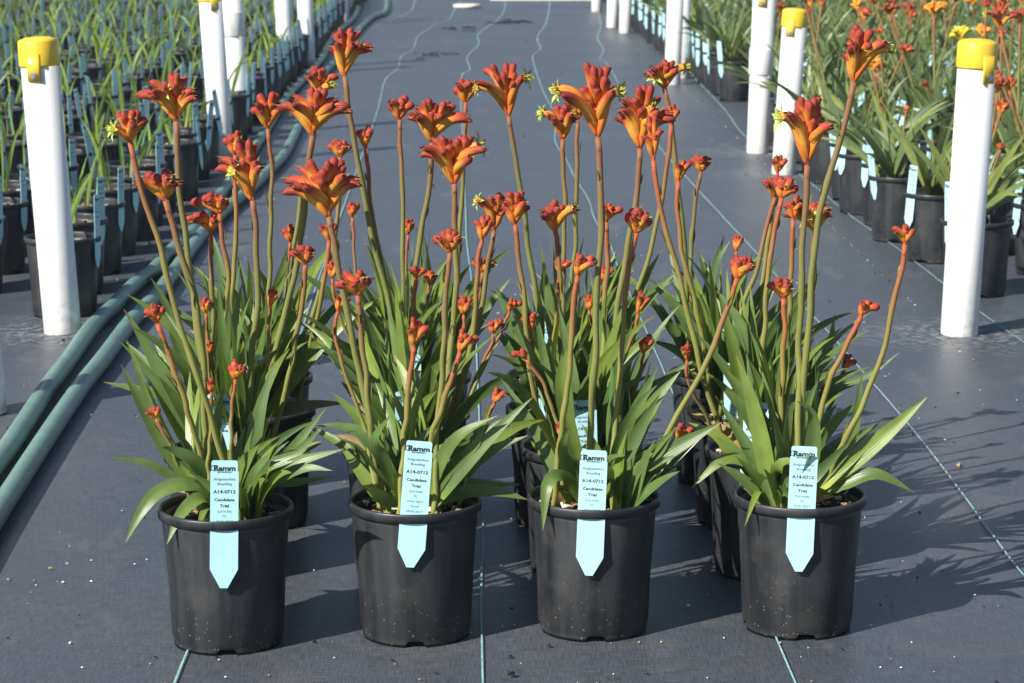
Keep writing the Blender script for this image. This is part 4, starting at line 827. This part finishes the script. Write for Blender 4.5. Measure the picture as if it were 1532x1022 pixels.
def add_flower(e, rnd, foot, top, size, kind, parts):
    d = top - foot; m1 = foot + d * .35 + Vector((rnd.uniform(-.02, .02), rnd.uniform(-.02, .02), .01)); mb = MB()
    SP, SF = stem_geom(mb, [foot, m1, top], .0048 if size > .025 else .0036, .004 if size > .025 else .003, .1 if kind == 'yellow' else .6, rnd, 150, 16, axis=(d.normalized() + Vector((0, 0, 1))) * size * .3)
    st = link('flower_stem', mb.mesh('flower_stem', ['stem', 'hair']), e)
    up = (SF[-1][0] + Vector((0, 0, .8))).normalized(); ext = (size * rnd.uniform(.7, 1.2), size * rnd.uniform(.7, 1.2), size * 1.35)
    fl = head_florets(rnd, SP[-1], up, ext, [(-size * .8, size)] if size > .055 else [], 0)
    if parts:
        for b in fl: link('floret', b.mesh('floret', FLM[kind]), st)
    else:
        hb = MB()
        for b in fl: hb.add(b)
        link('flower_head', hb.mesh('flower_head', FLM[kind]), st)
VS = []                                            # ready-made stems for the rest of the block
for i in range(6):
    rnd = random.Random(500 + i); e0_ = None; mb = MB(); top = Vector((rnd.uniform(-.09, .09), rnd.uniform(-.08, .08), rnd.uniform(.45, .76)))
    SP, SF = stem_geom(mb, [Vector((0, 0, .184)), Vector((top.x * .3, top.y * .3, .3)), top], .0042, .0034, .5, rnd, 60, 10, axis=Vector((0, 0, .02)))
    hb = MB(); s = rnd.uniform(.02, .042)
    for b in head_florets(rnd, SP[-1], (SF[-1][0] + Vector((0, 0, .8))).normalized(), (s, s, s * 1.4), [], 0): hb.add(b)
    VS.append((mb, hb, mb.mesh('flower_stem', ['stem', 'hair']), hb.mesh('flower_head', FL_MATS if i != 3 else FLM['gold'])))
spots = [(1.40, 6.72, 0), (1.405, 7.34, 0), (1.37, 7.78, 0), (1.40, 8.14, 0), (1.365, 8.44, 0), (1.39, 8.80, 0)]; rnd = random.Random(78); y = 6.4; j = 0
while y < 24.4:
    x = 1.38 + rnd.uniform(-.02, .03); first = 0
    while x < .2275 * y + .2:
        if not (first == 0 and (y < 9.0 or 11.2 < y < 12.7)): spots.append((x + (0 if not first else rnd.uniform(-.04, .04)), y + rnd.uniform(-.05, .05), first))
        first += 1; x += .31
    y += .365
spots = [s for s in spots if in_view(s[0], s[1], .16)]
spots.sort(key=lambda s: s[1]); own = {}
for (x, y, z, kind, size) in BLOCK_STEMS:
    k = min(range(len(spots)), key=lambda i: (spots[i][0] - x) ** 2 + (spots[i][1] - y) ** 2); own.setdefault(k, []).append((Vector((x, y, z)), kind, size))
farp = MB(); fars = MB(); farf = MB(); farl = MB(); cnt = {}
for k, (x, y, first) in enumerate(spots):
    rnd = random.Random(k + 4000); v = rnd.randrange(10); rz = rnd.uniform(0, 6.28); ang = R(180 + 17 + rnd.uniform(-12, 14)); tl = rnd.uniform(-.025, .01); lean = R(rnd.uniform(-8, 8))
    flw = [rnd.randrange(6) for _ in range(rnd.choice((0, 0, 1, 1, 2)))] if y < 13 else ([rnd.randrange(6)] if rnd.random() < .3 else [])
    if k >= 300:
        m4 = Matrix.Translation((x, y, 0)) @ Matrix.Rotation(rz, 4, 'Z'); farp.add(globals().setdefault('POT_LO', pot_mesh(20, False)), m4); farp.add(globals().setdefault('RIM_LO', rim_mesh(20)), m4)
        fars.add(globals().setdefault('SOIL_LO', soil_mesh(3, 10)), m4); farf.add(BUSH_J[v][0], m4)
        lm = Matrix.Translation((x + .096 * math.cos(ang), y + .096 * math.sin(ang), .204 + tl)) @ Matrix.Rotation(ang + math.pi / 2, 4, 'Z') @ Matrix.Rotation(lean, 4, 'Y')
        b = MB(); box(b, (0, 0, .03), (.038, .001, .15)); farl.add(b, lm); continue
    e = link('potted_kangaroo_paw', None); e.location = (x, y, 0); e.empty_display_size = .05
    cnt[first] = cnt.get(first, 0) + 1
    where = '%s file from the aisle opposite the hoses, %s along' % (ordinal(first + 1), ordinal(cnt[first]))
    lb = 'strap-leaved %s in pot, ' % ('flowering plant' if flw or k in own else 'plant') + where; gr = 'potted plants opposite the hoses'
    if any(f[1] == 'yellow' for f in own.get(k, [])): lb = 'kangaroo paw with a bright yellow flower head in the block opposite the hoses'
    tag(e, lb, 'potted plant', gr)
    p = link('pot', ME_POT2, e); p.rotation_euler.z = rz
    if k < 150: link('rim', ME_RIM2, p)
    else: p.data = globals().setdefault('ME_POTRIM', None) or p.data
    link('soil', ME_SOIL[k % 5], e)
    sc = rnd.uniform(.85, 1.15)
    if k < 45:
        for me in BUSH_L[v]: l = link('leaf', me, e); l.rotation_euler.z = rz
    else: l = link('foliage', BUSH_J[v][1], e); l.rotation_euler.z = rz
    for f in flw:
        s = link('flower_stem', VS[f][2], e); s.rotation_euler.z = rnd.uniform(0, 6.28); link('flower_head', VS[f][3], s)
    for top, kind, size in own.get(k, []):
        add_flower(e, rnd, Vector((rnd.uniform(-.03, .03), rnd.uniform(-.03, .03), .184)), top - Vector((x, y, 0)), size, kind, size > .028)
    if k < 140: make_label(x, y, ang, tl, lean, 'pale blue label on pot, ' + where, 'labels on the pots opposite the hoses', k < 40, R(rnd.uniform(-5, 5)))
    else: loose_label(x, y, ang, tl, lean)
if farf.v:
    mb = MB(); mb.add(farp, None, 0); mb.add(fars, None, 1); mb.add(farf, None, 2); mb.add(farl, None, 3)
    tag(link('distant_potted_plants', mb.mesh('distant_potted_plants', ['pot', 'soil', 'leaf2', 'label'])), 'mass of potted strap-leaved plants with blue labels filling the far end of the flowering block', 'potted plants', kind='stuff')

tag(link('distant_plant_labels', LOOSE.mesh('distant_plant_labels', ['label'], False)), 'many small blue labels standing in the far pots of both blocks', 'plant labels', kind='stuff')

# ------------------------------------------------------------------ thin pale haze volume over the whole scene
mb = MB(); box(mb, (0, 150, .4), (640, 740, 2.8)); hz = link('haze', mb.mesh('haze', [], False)); tag(hz, 'thin pale haze over the nursery', 'haze', kind='stuff')
hm = bpy.data.materials.new('haze_air'); hm.use_nodes = True; hn = hm.node_tree.nodes; hn.remove(hn['Principled BSDF'])
pv = hn.new('ShaderNodeVolumePrincipled'); pv.inputs['Density'].default_value = .0018; pv.inputs['Color'].default_value = (.86, .92, 1, 1); pv.inputs['Anisotropy'].default_value = .2
hm.node_tree.links.new(pv.outputs[0], hn['Material Output'].inputs['Volume']); hz.data.materials.append(hm)

# ------------------------------------------------------------------ lime dust dried on the mat round the nearest posts
k = N('lime_dust', .9, .2); nz = k.noise(k.coord(), 38, 6, .7); tc = k.attr('t'); k.color((.42, .43, .43))
mx = k.new('ShaderNodeMixShader'); tb = k.new('ShaderNodeBsdfTransparent')
k.link(k.math('MULTIPLY', k.ramp(nz, [(.46, 0), (.72, .75)]), tc), mx.inputs[0]); k.link(tb.outputs[0], mx.inputs[1]); k.link(k.b.outputs[0], mx.inputs[2]); k.link(mx.outputs[0], k.n['Material Output'].inputs[0])
M['dust'] = k.m
for i, (x, y) in enumerate([(LP[1][0], LP[1][1]), (LP[2][0], LP[2][1]), (RP[0][0], RP[0][1]), (RP[1][0], RP[1][1]), (RP[2][0], RP[2][1])]):
    rnd = random.Random(i); mb = MB(); rings = []
    for q, (r_, t_) in enumerate(((.047, 1.), (.1, .9), (.2, .4), (.32, 0.))):
        rings.append([mb.vert((x + r_ * math.cos(j * .2618) * (1 + .3 * mnoise.noise(Vector((j * .5, i, q)))) * 1.1, y + r_ * math.sin(j * .2618) * (1 + .3 * mnoise.noise(Vector((j * .5, i, q + 9)))), .0025), t_) for j in range(24)])
    for a, b in zip(rings, rings[1:]):
        for j in range(24): mb.face((a[j], b[j], b[(j + 1) % 24], a[(j + 1) % 24]))
    link('dust_stain', mb.mesh('dust_stain', ['dust']), weed)
